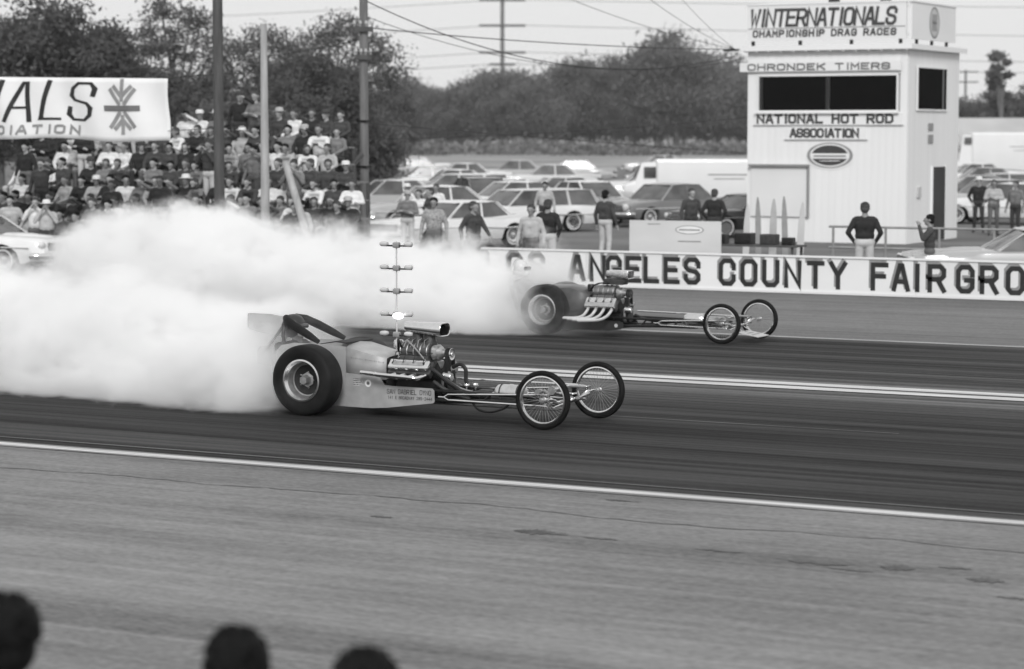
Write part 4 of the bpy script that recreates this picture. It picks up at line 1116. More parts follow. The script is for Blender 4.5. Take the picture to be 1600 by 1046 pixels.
# people about the lot, placed one by one: x, y, heading, pose, top, trousers, head, label
for (x, y, rz, po, tp, bt, cv, sc, lb) in (
    (-34.4, 55.6, -.2, 'pockets', 'black', 'dark', 'hair', 1.02, 'man all in black standing at the right end of the bleachers'),
    (-32.5, 55.2, .3, 'folded', 'grey', 'light', 'cap', .98, 'capped man in grey jacket standing beside the right utility pole'),
    (-33.9, 58.2, .2, 'stand', 'white', 'dark', 'longhair', .95, 'long-haired onlooker in white beside the nose of the white sedan'),
    (-33.0, 57.3, -.6, 'folded', 'dark', 'grey', 'hair', 1.0, 'man in dark jacket close to the white sedan bonnet'),
    (-27.9, 48.6, .3, 'stand', 'checked', 'grey', 'hair', 1.0, 'man in checked shirt standing before the white sedan'),
    (-25.75, 46.6, R(75), 'walk', 'dark', 'dark', 'hair', 1.0, 'man in long dark coat stepping past the left end of the barrier'),
    (-24.25, 46.5, .2, 'stand', 'light', 'dark', 'hair', .97, 'slim man in light shirt behind the barrier beside the dark jacketed man'),
    (-24.25, 47.3, R(185), 'pockets', 'black', 'light', 'hair', 1.02, 'man with back turned in black jacket and light trousers behind the barrier'),
    (-26.75, 55.4, R(170), 'stand', 'dark', 'light', 'hair', 1.02, 'man in dark jacket and pale trousers behind the advertising board'),
    (-26.2, 59.6, .9, 'stand', 'dark', 'dark', 'hair', 1.0, 'man in dark coat by the rear of the grey sedan'),
    (-25.35, 59.2, R(190), 'pockets', 'black', 'dark', 'hair', 1.0, 'man in black coat with back turned left of the upright boards'),
    (-16.95, 47.5, R(195), 'pockets', 'black', 'light', 'hair', 1.04, 'broad man in black jacket with back turned before the tower'),
    (-15.35, 46.9, R(-70), 'camera', 'dark', 'grey', 'hair', .92, 'man in dark coat raising a camera before the tower door'),
    (-23.4, 76.5, .2, 'pockets', 'black', 'dark', 'hat', 1.02, 'man in black coat and hat at the right corner of the tower'),
    (-22.3, 74.5, .4, 'folded', 'light', 'grey', 'hair', 1.0, 'man in light coat right of the tower'),
    (-21.3, 73.5, -.3, 'stand', 'grey', 'dark', 'hair', 1.0, 'man in grey jacket at the right edge of the picture'),
    (-35.8, 62.5, .1, 'stand', 'white', 'grey', 'hair', .98, 'man in white shirt behind the white sedan roof'),
    (-34.2, 66.5, .4, 'stand', 'light', 'dark', 'hair', .98, 'man in light coat between the white sedan and the white wagon'),
    (-36.8, 62.5, -.3, 'pockets', 'white', 'denim', 'hat', .97, 'hatted man in white shirt left of the white sedan'),
    ):
    person((x, y, 0), rz, po, tp, bt, cv, None, lb, 'people about the car park', sc)
# sponsor's number plate on one man's back is too small to read: left plain

# ================================================================ banner on the stand
bn = empty('hanging_banner', (-36, 44.35, 0)); tag(bn, 'white cloth banner with slanting black letters and a star of arrows', 'banner')
def bsurf(x, v, off=0.0):           # x world along the strip, v 0..1 from bottom to top
    f = (x + 43) / 10.6
    z0 = 3.17 - .17 * max(0, f - .35) + .03 * math.sin(x * 1.9); z1 = 4.66 - .18 * f
    return (x + 36 + (.02 * math.sin(v * 7)), .05 * math.sin(x * 2.1 + v * 1.5) + .03 * math.sin(x * 5 + v * 3) - off, z0 + (z1 - z0) * v)
m = MB(); nx, nv = 90, 12; gx = [-43 + 10.63 * i / nx for i in range(nx + 1)]
vs = [bsurf(x, j / nv) for j in range(nv + 1) for x in gx]
m.add(vs, [(j * (nx + 1) + i, j * (nx + 1) + i + 1, (j + 1) * (nx + 1) + i + 1, (j + 1) * (nx + 1) + i) for j in range(nv) for i in range(nx)])
o = m.build('cloth', CLOTHW, bn, 80); sm_ = o.modifiers.new('thick', 'SOLIDIFY'); sm_.thickness = .004
def fine(sts, step=.08):
    out = []
    for s_ in sts:
        q = [s_[0]]
        for a, b in zip(s_, s_[1:]):
            k = max(1, int(math.hypot(b[0] - a[0], b[1] - a[1]) / step))
            q += [(a[0] + (b[0] - a[0]) * i / k, a[1] + (b[1] - a[1]) * i / k) for i in range(1, k + 1)]
        out.append(q)
    return out
ff = lambda a, b, o_: bsurf(a, b / 1.45, .012 + o_)
m = MB()
draw_strokes(m, fine(strokes('WINTERNATIO', -43.3, .46, .35, .86, .48, .3)), .13, ff, tz=.06)
for ch, x in (('N', -38.0), ('A', -37.02), ('L', -36.02), ('S', -35.25)):
    wd = .66 if ch != 'L' else .55
    draw_strokes(m, fine(strokes(ch, x, .46, wd, .86, 1, .3)), .14, ff, tz=.06)
m.build('lettering', BLACKP, bn, 0)
for wd, xw in (('HOT', -42.6), ('ROD', -41.1), ('ASSOCIATION', -39.0)):
    m = MB(); draw_strokes(m, fine(strokes(wd, xw, .13, .24, .17, .42, .1)), .06, ff); m.build('small_lettering', GREYP, bn, 0)
m = MB(); cx, cv_ = -33.62, .76
for a in (52, 128, 232, 308):
    d = (math.cos(R(a)), math.sin(R(a)))
    draw_strokes(m, fine([[(cx + d[0] * .14, cv_ + d[1] * .14), (cx + d[0] * .52, cv_ + d[1] * .52)]]), .1, ff)
draw_strokes(m, fine([[(cx, cv_ + .2), (cx, cv_ + .62)], [(cx, cv_ - .2), (cx, cv_ - .55)], [(cx - .22, cv_ + .48), (cx, cv_ + .26), (cx + .22, cv_ + .48)], [(cx - .2, cv_ - .45), (cx, cv_ - .26), (cx + .2, cv_ - .45)]]), .1, ff)
m.build('star_arrows', GREYP, bn, 0)
m = MB(); draw_strokes(m, fine([[(cx - .43, cv_), (cx + .43, cv_)]]), .13, lambda a, b, o_: bsurf(a, b / 1.45, .02)); m.build('star_bar', MIDP, bn, 0)
m = MB(); m.tube([(-32.4 + 36, .0, 4.47), (-31.6 + 36, .2, 4.55), (-30.42 + 36, .92, 4.62)], .008, 6); m.build('rope', WIREM, bn)
m = MB(); m.tube([(-7.05, .08, 0), (-7.05, .08, 4.9)], .06, 10); m.build('post', WOODL, bn)
m = MB(); m.tube([(-32.38 + 36, .0, 3.3), (-30.42 + 36, .92, 3.42)], .008, 6); m.build('rope', WIREM, bn)

# ================================================================ poles and wires
def pole(name, x, y, h, r0, r1, mat, label, arms=(), lean=None):
    t = empty(name, (x, y, 0)); tag(t, label, 'pole', 'utility poles')
    m = MB(); m.tube([(0, 0, -.3), (0, 0, h * .5), (0, 0, h)], [r0, (r0 + r1) / 2, r1], 14); m.build('shaft', mat, t)
    for (z, w, ang) in arms:
        T = Matrix.Rotation(ang, 4, 'Z')
        m = MB(); m.box((0, -r1 - .05, z), (w, .1, max(.12, r0 * .9)), 0, T); a = m.build('crossarm', WOODD, t)
        for k in range(4):
            m = MB(); m.lathe([(.001, .16), (.03, .15), (.045, .08), (.03, .06), (.02, 0)], (-w * .45 + w * .9 * k / 3, -r1 - .05, z + .06), 'Z', 10, 0, T); m.build('insulator', M('porcelain', .35, .3), a)
    return t
pole('utility_pole', -31.3, 44.8, 10, .125, .105, WOODD, 'thick dark utility pole rising in front of the bleachers')
pole('light_post', -30.4, 45.3, 5.7, .115, .075, WOODL, 'pale tapering post in front of the bleachers beside the dark pole')
pb = MB(); pb.tube([(-29.85, 45.3, 2.6), (-28.75, 45.0, .0)], .085, 12); tag(pb.build('raking_prop', WOODL), 'pale raking prop leaning beside the pale post', 'prop')
p3 = pole('utility_pole', -31.88, 52, 9.5, .125, .10, M('pole_wood_grey', .15, .85, 0, .3, 2, (6, 6, .5), bump=.3), 'grey utility pole with small brackets right of the bleachers', [(5.85, .5, R(28)), (5.15, .4, R(28)), (7.6, 1.6, R(28))])
for z in (3.55, 2.4): piece('band', (0, 0, z), (.27, .27, .05), p3, BLACKM)
FARP = M('far_pole_wood', .16, .9, 0, .2, 1)
def far_pole(u, D, h, arms, lb, r=.3):
    xc = (u - 800) / 3750
    x, y = D * (xc * CA - SA), D * (xc * SA + CA)
    pole('utility_pole', x, y, h, r, r * .75, FARP, lb, [(z, w, R(28)) for z, w in arms])
far_pole(785, 470, 30.5, [(28.6, 9), (23.7, 9), (18.5, 9), (16.2, 5)], 'tall far transmission pole with crossarms standing above the tree line', .5)
far_pole(635, 500, 16.6, [(16.2, 5), (14.4, 4)], 'small far utility pole left of the tall far pole')
far_pole(758, 500, 13.6, [(13.2, 4.5)], 'small far pole just left of the tall far pole')
far_pole(920, 500, 18.0, [(17.6, 5), (15.2, 3)], 'far utility pole rising above the middle of the tree line')
far_pole(1030, 500, 18.1, [(17.7, 6)], 'far utility pole with a wide crossarm left of the tower')
far_pole(985, 510, 14.0, [(13.6, 6)], 'low far utility pole between two taller ones left of the tower')
far_pole(1505, 480, 15.4, [(15, 5), (13, 5)], 'far utility pole right of the tower')
def wire(a, b, sag, r, lb, n=24):
    m = MB(); a, b = Vector(a), Vector(b)
    m.tube([a.lerp(b, i / n) - Vector((0, 0, sag * 4 * (i / n) * (1 - i / n))) for i in range(n + 1)], r, 5)
    tag(m.build('overhead_wire', WIREM), lb, 'wire', 'overhead wires')
TB = Vector((-28.1, 67.1, 5.74)); P3 = Vector((-31.85, 51.9, 0))
wire(P3 + Vector((0, 0, 5.9)), TB, .12, .014, 'straight thick wire from the grey pole bracket to the tower eave')
wire(P3 + Vector((0, 0, 6.6)), TB + Vector((0, 0, -.2)), .95, .014, 'deepest sagging wire from the grey pole to the tower')
wire(P3 + Vector((0, 0, 6.2)), TB + Vector((.2, 0, -.3)), .75, .009, 'thin sagging wire from the grey pole to below the tower eave')
wire(P3 + Vector((0, 0, 9.2)), TB, .5, .008, 'leftmost of three thin wires slanting down to the tower bracket')
wire((-28.0, 54, 9.2), TB, .45, .008, 'middle one of three thin wires slanting down to the tower bracket')
wire((-26.5, 54, 9.6), TB, .4, .007, 'rightmost of three thin wires slanting down to the tower bracket')
wire((-47, 58, 8.0), P3 + Vector((0, 0, 7.5)), .5, .012, 'upper wire crossing behind the left trees to the grey pole')
wire((-47, 58, 5.2), P3 + Vector((0, 0, 5.6)), .3, .009, 'lower wire crossing behind the banner to the grey pole')
wire(P3 + Vector((0, 0, 3.5)), (-25, 120, 1.0), .2, .012, 'pale guy wire running down from the grey pole across the trees')
xc = (785 - 800) / 3750; F0 = Vector((470 * (xc * CA - SA), 470 * (xc * SA + CA), 0))
for i, (z, lb) in enumerate(((23.8, 'upper far wire running right from the tall far pole'), (18.6, 'lower far wire running right from the tall far pole'), (16.3, 'lowest far wire running right from the tall far pole'), (28.7, 'topmost far wire running right from the tall far pole'))):
    wire(F0 + Vector((2, 0, z)), (120, 590, z - 1.0 + i * .8), 2.5, .05, lb)
    wire(F0 + Vector((-2, 0, z)), (-470, 320, z - 2.5), 3.5, .05, lb.replace('right from', 'left from'))
wire((-50, 60, 3.4), (-27.85, 67.4, 3.7), 0.5, .010, 'pale wire sagging low across the tree line to the tower wall')
# ================================================================ parked cars
def interp(tab, x):
    for (x0, v0), (x1, v1) in zip(tab, tab[1:]):
        if x <= x1: 
            t = (x - x0) / (x1 - x0) if x1 > x0 else 0
            t = max(0, min(1, t)); return v0 + (v1 - v0) * t
    return tab[-1][1]
CARP = {'white': M('white_car_paint', .74, .25, 0, .03, 1, coat=.5), 'cream': M('cream_car_paint', .55, .25, 0, .04, 1, coat=.5), 'light': M('light_grey_car_paint', .36, .25, 0, .05, 1, coat=.5), 'grey': M('grey_car_paint', .16, .25, 0, .06, 1, coat=.5), 'dark': M('dark_car_paint', .045, .22, 0, .08, 1, coat=.5)}
CARPROTO = {}
CARGLASS = M('car_glass', .1, .1, 0, .6, 1.2, spec=.55)
def car_parts(style):
    """meshes of one car: rounded fifties ('round'), straight sixties ('square'), estate ('wagon'); x forward"""
    if style in CARPROTO: return CARPROTO[style]
    L = 2.62; ax_f, ax_r, wr = 1.62, -1.42, .345
    if style == 'round':
        hood = [(-2.62, .55), (-2.5, .78), (-2.0, .92), (-1.2, .96), (.8, .97), (1.3, .96), (2.0, .90), (2.45, .80), (2.6, .55)]
        gh = dict(b0=-1.55, t0=-.85, t1=.35, b1=1.02, top=1.56)
    elif style == 'square':
        hood = [(-2.66, .62), (-2.62, .86), (-2.0, .92), (-1.2, .93), (.9, .93), (1.3, .92), (2.3, .88), (2.6, .84), (2.64, .6)]
        gh = dict(b0=-1.45, t0=-.95, t1=.30, b1=.95, top=1.42)
    else:
        hood = [(-2.62, .62), (-2.58, .9), (-2.0, .93), (-1.2, .94), (.9, .94), (1.3, .93), (2.3, .88), (2.6, .82), (2.64, .6)]
        gh = dict(b0=-2.5, t0=-2.25, t1=.35, b1=1.0, top=1.5)
    width = [(-2.66, .72), (-2.5, .86), (-1.8, .93), (0, .95), (1.8, .93), (2.45, .87), (2.66, .74)]
    out = {}
    xs = sorted(set([-2.66, -2.63, -2.58, -2.45, -2.2, -2.0, -.7, -.3, 0, .4, .8, 1.0, 2.15, 2.3, 2.45, 2.55, 2.62, 2.66] + [ax_f + d for d in (-.43, -.4, -.3, -.18, 0, .18, .3, .4, .43)] + [ax_r + d for d in (-.43, -.4, -.3, -.18, 0, .18, .3, .4, .43)]))
    m = MB(); rings = []
    for x in xs:
        w = interp(width, x); zt = interp(hood, x); zb = .27 if abs(x) < 2.3 else .34
        for ax in (ax_f, ax_r):
            d = abs(x - ax)
            if d < .42: zb = max(zb, .33 + math.sqrt(max(0, .42 ** 2 - d * d)) * .95)
        zb = min(zb, zt - .1); zm = max(zb + .02, .62 if style != 'round' else .58); zm = min(zm, zt - .04)
        side = [(w * .93, zb), (w, (zb + zm) / 2), (w * 1.01, zm), (w * .985, zm + (zt - zm) * .5), (w * .95, zt - .05 if zt - .05 > zm else zm + .01), (w * .86, zt - .008), (w * .5, zt + .012)]
        ring = [(x, -a, b) for a, b in side] + [(x, 0, zt + .018)] + [(x, a, b) for a, b in side[::-1]]
        rings.append(ring)
    m.loft(rings); out['body'] = [(m.mesh('car_body', CARP['white'], 32), 'paint')]
    # greenhouse: glass block, roof skin, pillars
    gw, tw_ = .80, .66; zb = .93; zt = gh['top']
    def corner(x, w, z): return [(x, -w, z), (x, w, z)]
    m = MB(); zg = zt - .06
    rings = [[(gh['b0'], -gw, zb), (gh['b1'], -gw, zb), (gh['b1'] + .12, 0, zb), (gh['b1'], gw, zb), (gh['b0'], gw, zb), (gh['b0'] - .1, 0, zb)], [(gh['t0'], -tw_, zg), (gh['t1'], -tw_, zg), (gh['t1'] + .08, 0, zg), (gh['t1'], tw_, zg), (gh['t0'], tw_, zg), (gh['t0'] - .07, 0, zg)]]
    m.loft(rings); out['glasshouse'] = [(m.mesh('car_glass', CARGLASS, 20), 'glass')]
    m = MB(); rr = []
    x0, x1 = gh['t0'] - .1, gh['t1'] + .1
    for f in (0, .03, .12, .3, .5, .7, .88, .97, 1):
        x = x0 + (x1 - x0) * f; e = 1 - abs(2 * f - 1) ** (3 if style == 'round' else 6); w = (tw_ + .04) * (.82 + .18 * e); z = zt - .075 + .075 * e
        rr.append([(x, -w, zg - .005), (x, -w * .98, zg + (z - zg) * .45), (x, -w * .8, z - .012), (x, -w * .4, z), (x, w * .4, z), (x, w * .8, z - .012), (x, w * .98, zg + (z - zg) * .45), (x, w, zg - .005)])
    m.loft(rr); out['roof'] = [(m.mesh('car_roof', CARP['white'], 40), 'roof')]
    out['pillar'] = []
    P = [(gh['b1'], gh['t1'], .035), (gh['b0'], gh['t0'], .08 if style != 'wagon' else .06), ((gh['b1'] + gh['b0']) / 2 - .05 if style != 'wagon' else -.25, (gh['t1'] + gh['t0']) / 2 - .05 if style != 'wagon' else -.25, .035)]
    if style == 'wagon': P.append((-1.35, -1.32, .05))
    for b, t_, w in P:
        for s in (-1, 1):
            m = MB(); m.loft([[(b - w, s * (gw + .012), zb - .02), (b + w, s * (gw + .012), zb - .02), (b + w, s * (gw - .03), zb - .02), (b - w, s * (gw - .03), zb - .02)], [(t_ - w * .8, s * (tw_ + .014), zg + .01), (t_ + w * .8, s * (tw_ + .014), zg + .01), (t_ + w * .8, s * (tw_ - .03), zg + .01), (t_ - w * .8, s * (tw_ - .03), zg + .01)]])
            out['pillar'].append((m.mesh('car_pillar', CARP['white'], 0), 'roof'))
    out['bumper'] = []
    for s in (-1, 1):
        m = MB(); x = s * 2.66
        m.tube([(x - s * .25, -.93, .47), (x - s * .03, -.88, .47), (x + s * .06, -.5, .47), (x + s * .08, 0, .47), (x + s * .06, .5, .47), (x - s * .03, .88, .47), (x - s * .25, .93, .47)], .075, 8)
        out['bumper'].append((m.mesh('car_bumper', CHROME, 60), 'fix'))
    m = MB(); m.rprism((2.645, 0, .68), (.05, 1.2, .2), .02, axis='X'); out['grille'] = [(m.mesh('car_grille', DARKCAST, 30), 'fix')]
    m = MB()
    for k in range(4): m.box((2.675, 0, .61 + k * .045), (.012, 1.14, .014))
    out['grille_bars'] = [(m.mesh('car_grille_bars', CHROME, 0), 'fix')]
    out['headlight'] = []
    for y in ((-.68, .68) if style == 'round' else (-.74, -.56, .56, .74)):
        m = MB(); r = .105 if style == 'round' else .075
        m.lathe([(r * 1.15, -.06), (r * 1.15, .02), (r, .03), (r * .6, .045), (.001, .05)], (2.60, y, .72), 'X', 14); out['headlight'].append((m.mesh('car_headlight', M('lamp_glass', .7, .15, .3), 40), 'fix'))
    out['tail_light'] = []
    for y in (-.76, .76):
        m = MB(); m.lathe([(.08, .04), (.075, 0), (.05, -.02), (.001, -.025)], (-2.63, y, .72), 'X', 12); out['tail_light'].append((m.mesh('car_tail_light', M('red_lens', .08, .2), 40), 'fix'))
    out['side_trim'] = []
    for s in (-1, 1):
        m = MB(); m.tube([(-2.4, s * .91, .62), (-1, s * .965, .60), (0, s * .975, .66), (2.35, s * .91, .66)], .022, 5); out['side_trim'].append((m.mesh('car_trim', CHROME, 60), 'fix'))
    out['underbody'] = []
    m = MB(); m.box((0, 0, .33), (4.6, 1.5, .16)); out['underbody'] = [(m.mesh('car_underbody', BLACKM, 0), 'fix')]
    out['tail_fin'] = []
    if style != 'wagon':
        for s in (-1, 1):
            m = MB(); m.loft([[(x, s * (w - .05), z - .03), (x, s * w, z - .05), (x, s * (w - .015), z + h), (x, s * (w - .04), z + h)] for x, w, z, h in ((-.6, .91, .92, .005), (-1.3, .90, .93, .04), (-2.0, .88, .92, .10), (-2.5, .84, .86, .17), (-2.74, .8, .8, .2))])
            out['tail_fin'].append((m.mesh('car_fin', CARP['white'], 30), 'paint'))
    out['drip_rail'] = []
    for s in (-1, 1):
        m = MB(); m.tube([(gh['b1'], s * (gw + .01), zb), (gh['t1'], s * (tw_ + .02), zg), (gh['t0'], s * (tw_ + .02), zg), (gh['b0'], s * (gw + .01), zb)], .016, 5); out['drip_rail'].append((m.mesh('car_drip', CHROME, 60), 'fix'))
    m = MB(); m.loft([[(x, -w, z - .03), (x, -w * .5, z + .03), (x, w * .5, z + .03), (x, w, z - .03)] for x, w, z in ((1.15, .4, .95), (1.6, .36, .94), (2.2, .28, .89), (2.5, .18, .83))]); out['bonnet_ridge'] = [(m.mesh('car_bonnet', CARP['white'], 50), 'paint')]
    ww = MB(); ww.lathe([(.225, -.097), (.275, -.101), (.275, -.095), (.225, -.09)], n=24, closed=True); out['white'] = ww.mesh('car_whitewall', M('whitewall', .6, .6), 40)
    tm = MB(); tm.lathe([(.2, -.09), (.3, -.1), (wr - .015, -.085), (wr, -.05), (wr, .05), (wr - .015, .085), (.3, .1), (.2, .09)], n=24, closed=True)
    cm = MB(); cm.lathe([(.001, -.075), (.05, -.085), (.12, -.06), (.17, -.075), (.21, -.085), (.21, .085), (.001, .085)], n=20)
    out['wheels'] = (tm.mesh('car_tyre', RUBBER, 40), cm.mesh('car_hubcap', CHROME, 40), [(ax_f, -.80), (ax_f, .80), (ax_r, -.80), (ax_r, .80)], wr)
    CARPROTO[style] = out
    return out
def car(x, y, th, style, paint, label, roof=None, name='parked_car', group='cars in the car park', sc=1.0):
    t = empty(name, (x, y, 0), facing(th)); tag(t, label, 'car', group); t.scale = (sc * 1.05, sc * 1.03, sc * .95)
    P = car_parts(style)
    for nm, lst in P.items():
        if nm in ('wheels', 'white'): continue
        for me, kind in lst:
            o = link(nm, me, t)
            if kind in ('paint', 'roof'):
                o.material_slots[0].link = 'OBJECT'; o.material_slots[0].material = CARP[(roof or paint) if kind == 'roof' else paint]
    ty, hc, pos, wr = P['wheels']
    for (wx, wy) in pos:
        w = link('wheel', ty, t); w.location = (wx, wy, wr); w.rotation_euler = (0, 0, 0 if wy < 0 else PI)
        link('hubcap', hc, w); link('whitewall', P['white'], w)
    return t
for a in (
    (-33.4, 59.3, 226, 'square', 'white', 'white sixties sedan nose towards the track, nearest in the car park'),
    (-36.7, 69.6, 215, 'wagon', 'white', 'white estate wagon just behind the nearest white sedan', 'cream'),
    (-52.5, 93.0, 188, 'wagon', 'white', 'long white estate wagon in the second row behind the white sedan'),
    (-47.5, 88.0, 200, 'square', 'cream', 'cream sedan to the left of the estate wagons', 'white'),
    (-67.5, 120.6, 190, 'round', 'white', 'white rounded sedan in the far row above the wagon roofs'),
    (-60.5, 118.0, 185, 'round', 'cream', 'cream rounded sedan far back between the poles'),
    (-71.0, 134.0, 175, 'round', 'light', 'pale grey rounded sedan far back, left of its twin'),
    (-68.8, 137.5, 180, 'round', 'light', 'pale grey rounded sedan far back, right of its twin'),
    (-43.5, 86.8, 10, 'round', 'light', 'light grey rounded sedan broadside behind the dark jacketed men', 'cream'),
    (-45.5, 100.0, 188, 'round', 'white', 'white sedan roof behind the light grey rounded sedan'),
    (-39.2, 79.8, 300, 'round', 'grey', 'grey sedan with pale roof facing the track beside the dark fifties sedan', 'white'),
    (-35.0, 77.4, 222, 'round', 'grey', 'dark grey fifties sedan with bright bumper left of the tower'),
    (-46.0, 84.0, 290, 'round', 'dark', 'dark sedan nose on with bright bumper in the middle of the car park'),
    (-76.0, 166.8, 185, 'round', 'cream', 'far cream sedan just above the white van roof'),
    (-56.0, 125.0, 180, 'round', 'cream', 'cream sedan in the far row left of the white van'),
    (-29.0, 70.5, 215, 'square', 'dark', 'dark sedan tail hidden by the left corner of the tower'),
    (-13.6, 48.6, 180, 'square', 'light', 'light grey sedan parked behind the barrier at the right edge'),
    (-41.0, 133.0, 185, 'round', 'white', 'white rounded sedan far off right of the tower'),
    (-27.0, 90.0, 200, 'round', 'light', 'light grey rounded sedan right of the tower behind the bystanders'),
    (-24.5, 84.0, 150, 'round', 'white', 'white sedan at the right edge behind the bystanders'),
    (-31.5, 106.0, 185, 'wagon', 'cream', 'cream estate wagon right of the tower beneath the far truck'),
    (-38.0, 44.2, -28, 'square', 'white', 'white official car in the left edge of the picture before the bleachers'),
    (-41.5, 78.0, 205, 'round', 'white', 'white rounded sedan left of the white estate wagon'),
    (-57.0, 101.0, 190, 'round', 'light', 'light rounded sedan behind the long white estate wagon', 'white'),
    (-62.5, 108.0, 185, 'round', 'white', 'white rounded sedan left of the long white estate wagon'),
    (-48.5, 105.0, 185, 'round', 'cream', 'cream rounded sedan left of the white panel van nose'),
    (-40.5, 70.5, 205, 'round', 'light', 'light rounded sedan behind the man all in black', 'white'),
    (-64.0, 148.0, 182, 'round', 'grey', 'small grey sedan in the farthest row behind the van'),
    (-82.0, 140.0, 185, 'round', 'light', 'light rounded sedan in the farthest row by the tall far pole'),
    (-55.0, 136.0, 182, 'round', 'white', 'white rounded sedan in the farthest row above the van nose'),
    (-31.0, 84.0, 200, 'round', 'grey', 'grey rounded sedan at the left wall of the tower behind the van'),
    (-29.8, 97.0, 170, 'round', 'dark', 'dark rounded sedan right of the tower between pale cars'),
    (-36.0, 118.0, 182, 'round', 'light', 'light rounded sedan below the far box truck'),
    (-88.0, 150.0, 185, 'round', 'white', 'white rounded sedan far back left of the tall far pole'),
    (-50.5, 72.0, 190, 'square', 'grey', 'grey sedan half hidden behind the right end of the bleachers'),
    (-47.0, 78.5, 200, 'round', 'light', 'light rounded sedan beside the grey utility pole', 'white'),
    ): car(*a)
# official car door crest
m = MB(); m.lathe([(.001, 0), (.2, 0)], n=24); o = m.build('door_emblem', MIDP, None, 0)
oc = [q for q in bpy.data.objects if q.get('label', '').startswith('white official car')][0]
o.parent = oc; o.location = (1.35, -.985, .70); o.scale = (1, 1, .8)

# panel van, box truck
def van(x, y, th, L, Hh, paint, label, name, cab=1.3, cat='van'):
    t = empty(name, (x, y, 0), facing(th)); tag(t, label, cat)
    m = MB(); m.rprism((-cab / 2 - .1, 0, .45 + (Hh - .45) / 2), (L - cab, 1.95, Hh - .45), .12); m.build('cargo_body', CARP[paint], t)
    m = MB(); rr = []
    for xx, zt, w in ((L / 2 - cab - .15, Hh - .12, .93), (L / 2 - cab * .62, Hh - .16, .92), (L / 2 - cab * .42, 1.25, .92), (L / 2 - .12, 1.08, .88), (L / 2, .85, .8)):
        rr.append([(xx, -w, .45), (xx, -w * 1.02, .8), (xx, -w, min(1.1, zt - .05)), (xx, -w * .85, zt), (xx, w * .85, zt), (xx, w, min(1.1, zt - .05)), (xx, w * 1.02, .8), (xx, w, .45)])
    m.loft(rr); m.build('cab', CARP[paint], t)
    m = MB(); xx = L / 2 - cab * .52
    m.box((0, 0, 0), (.03, 1.45, .5), 0, Matrix.Translation((xx + .04, 0, Hh * .5 + .55)) @ Matrix.Rotation(R(-22), 4, 'Y')); m.build('windscreen', CARGLASS, t)
    for s in (-1, 1):
        m = MB(); m.box((L / 2 - cab * .88, s * .935, Hh - .55), (.5, .02, .45)); m.build('side_window', CARGLASS, t)
        m = MB(); m.box((-L * .2, s * .985, Hh * .7), (L * .28, .004, .05)); m.box((-L * .2, s * .985, Hh * .62), (L * .2, .004, .04)); m.build('side_lettering', GREYP, t, 0)
    m = MB(); m.tube([(L / 2 + .05, -.9, .5), (L / 2 + .1, 0, .5), (L / 2 + .05, .9, .5)], .06, 8); m.build('bumper', CHROME, t)
    for s in (-1, 1):
        m = MB(); m.lathe([(.1, -.03), (.1, .02), (.001, .05)], (L / 2 - .02, s * .65, .85), 'X', 12); m.build('headlight', M('lamp_glass', .7), t)
    ty, hc, pos, wr = car_parts('round')['wheels']
    for wx in (L / 2 - .8, -L / 2 + .9):
        for s in (-1, 1):
            w = link('wheel', ty, t); w.location = (wx, s * .86, wr); w.rotation_euler = (0, 0, 0 if s < 0 else PI); link('hubcap', hc, w)
    m = MB(); m.box((0, 0, .42), (L - .4, 1.5, .2)); m.build('underbody', BLACKM, t)
    return t
van(-40.2, 92.0, 180, 6.3, 2.15, 'white', 'white panel van broadside in the second row left of the tower', 'panel_van')
van(-47.5, 160, 180, 7, 3.2, 'white', 'tall white box truck far off right of the tower', 'box_truck', cat='truck')

# far building right of the tower
b_ = empty('shed', (-68, 235, 0), facing(0)); tag(b_, 'long low pale roofed shed far off right of the tower', 'shed')
m = MB(); m.box((0, 0, 1.2), (22, 8, 2.4)); m.build('wall', LIGHTG, b_)
m = MB(); m.loft([[(-11.5, -4.6, 2.4), (-11.5, 0, 4.6), (-11.5, 4.6, 2.4)], [(11.5, -4.6, 2.4), (11.5, 0, 4.6), (11.5, 4.6, 2.4)]]); m.build('roof', M('pale_roof', .42, .7, 0, .1, .3), b_, 0)
for k in range(7):
    m = MB(); m.box((-9 + k * 3, -4.03, 1.3), (1.6, .06, 1.5)); m.build('doorway', MIDP, b_)

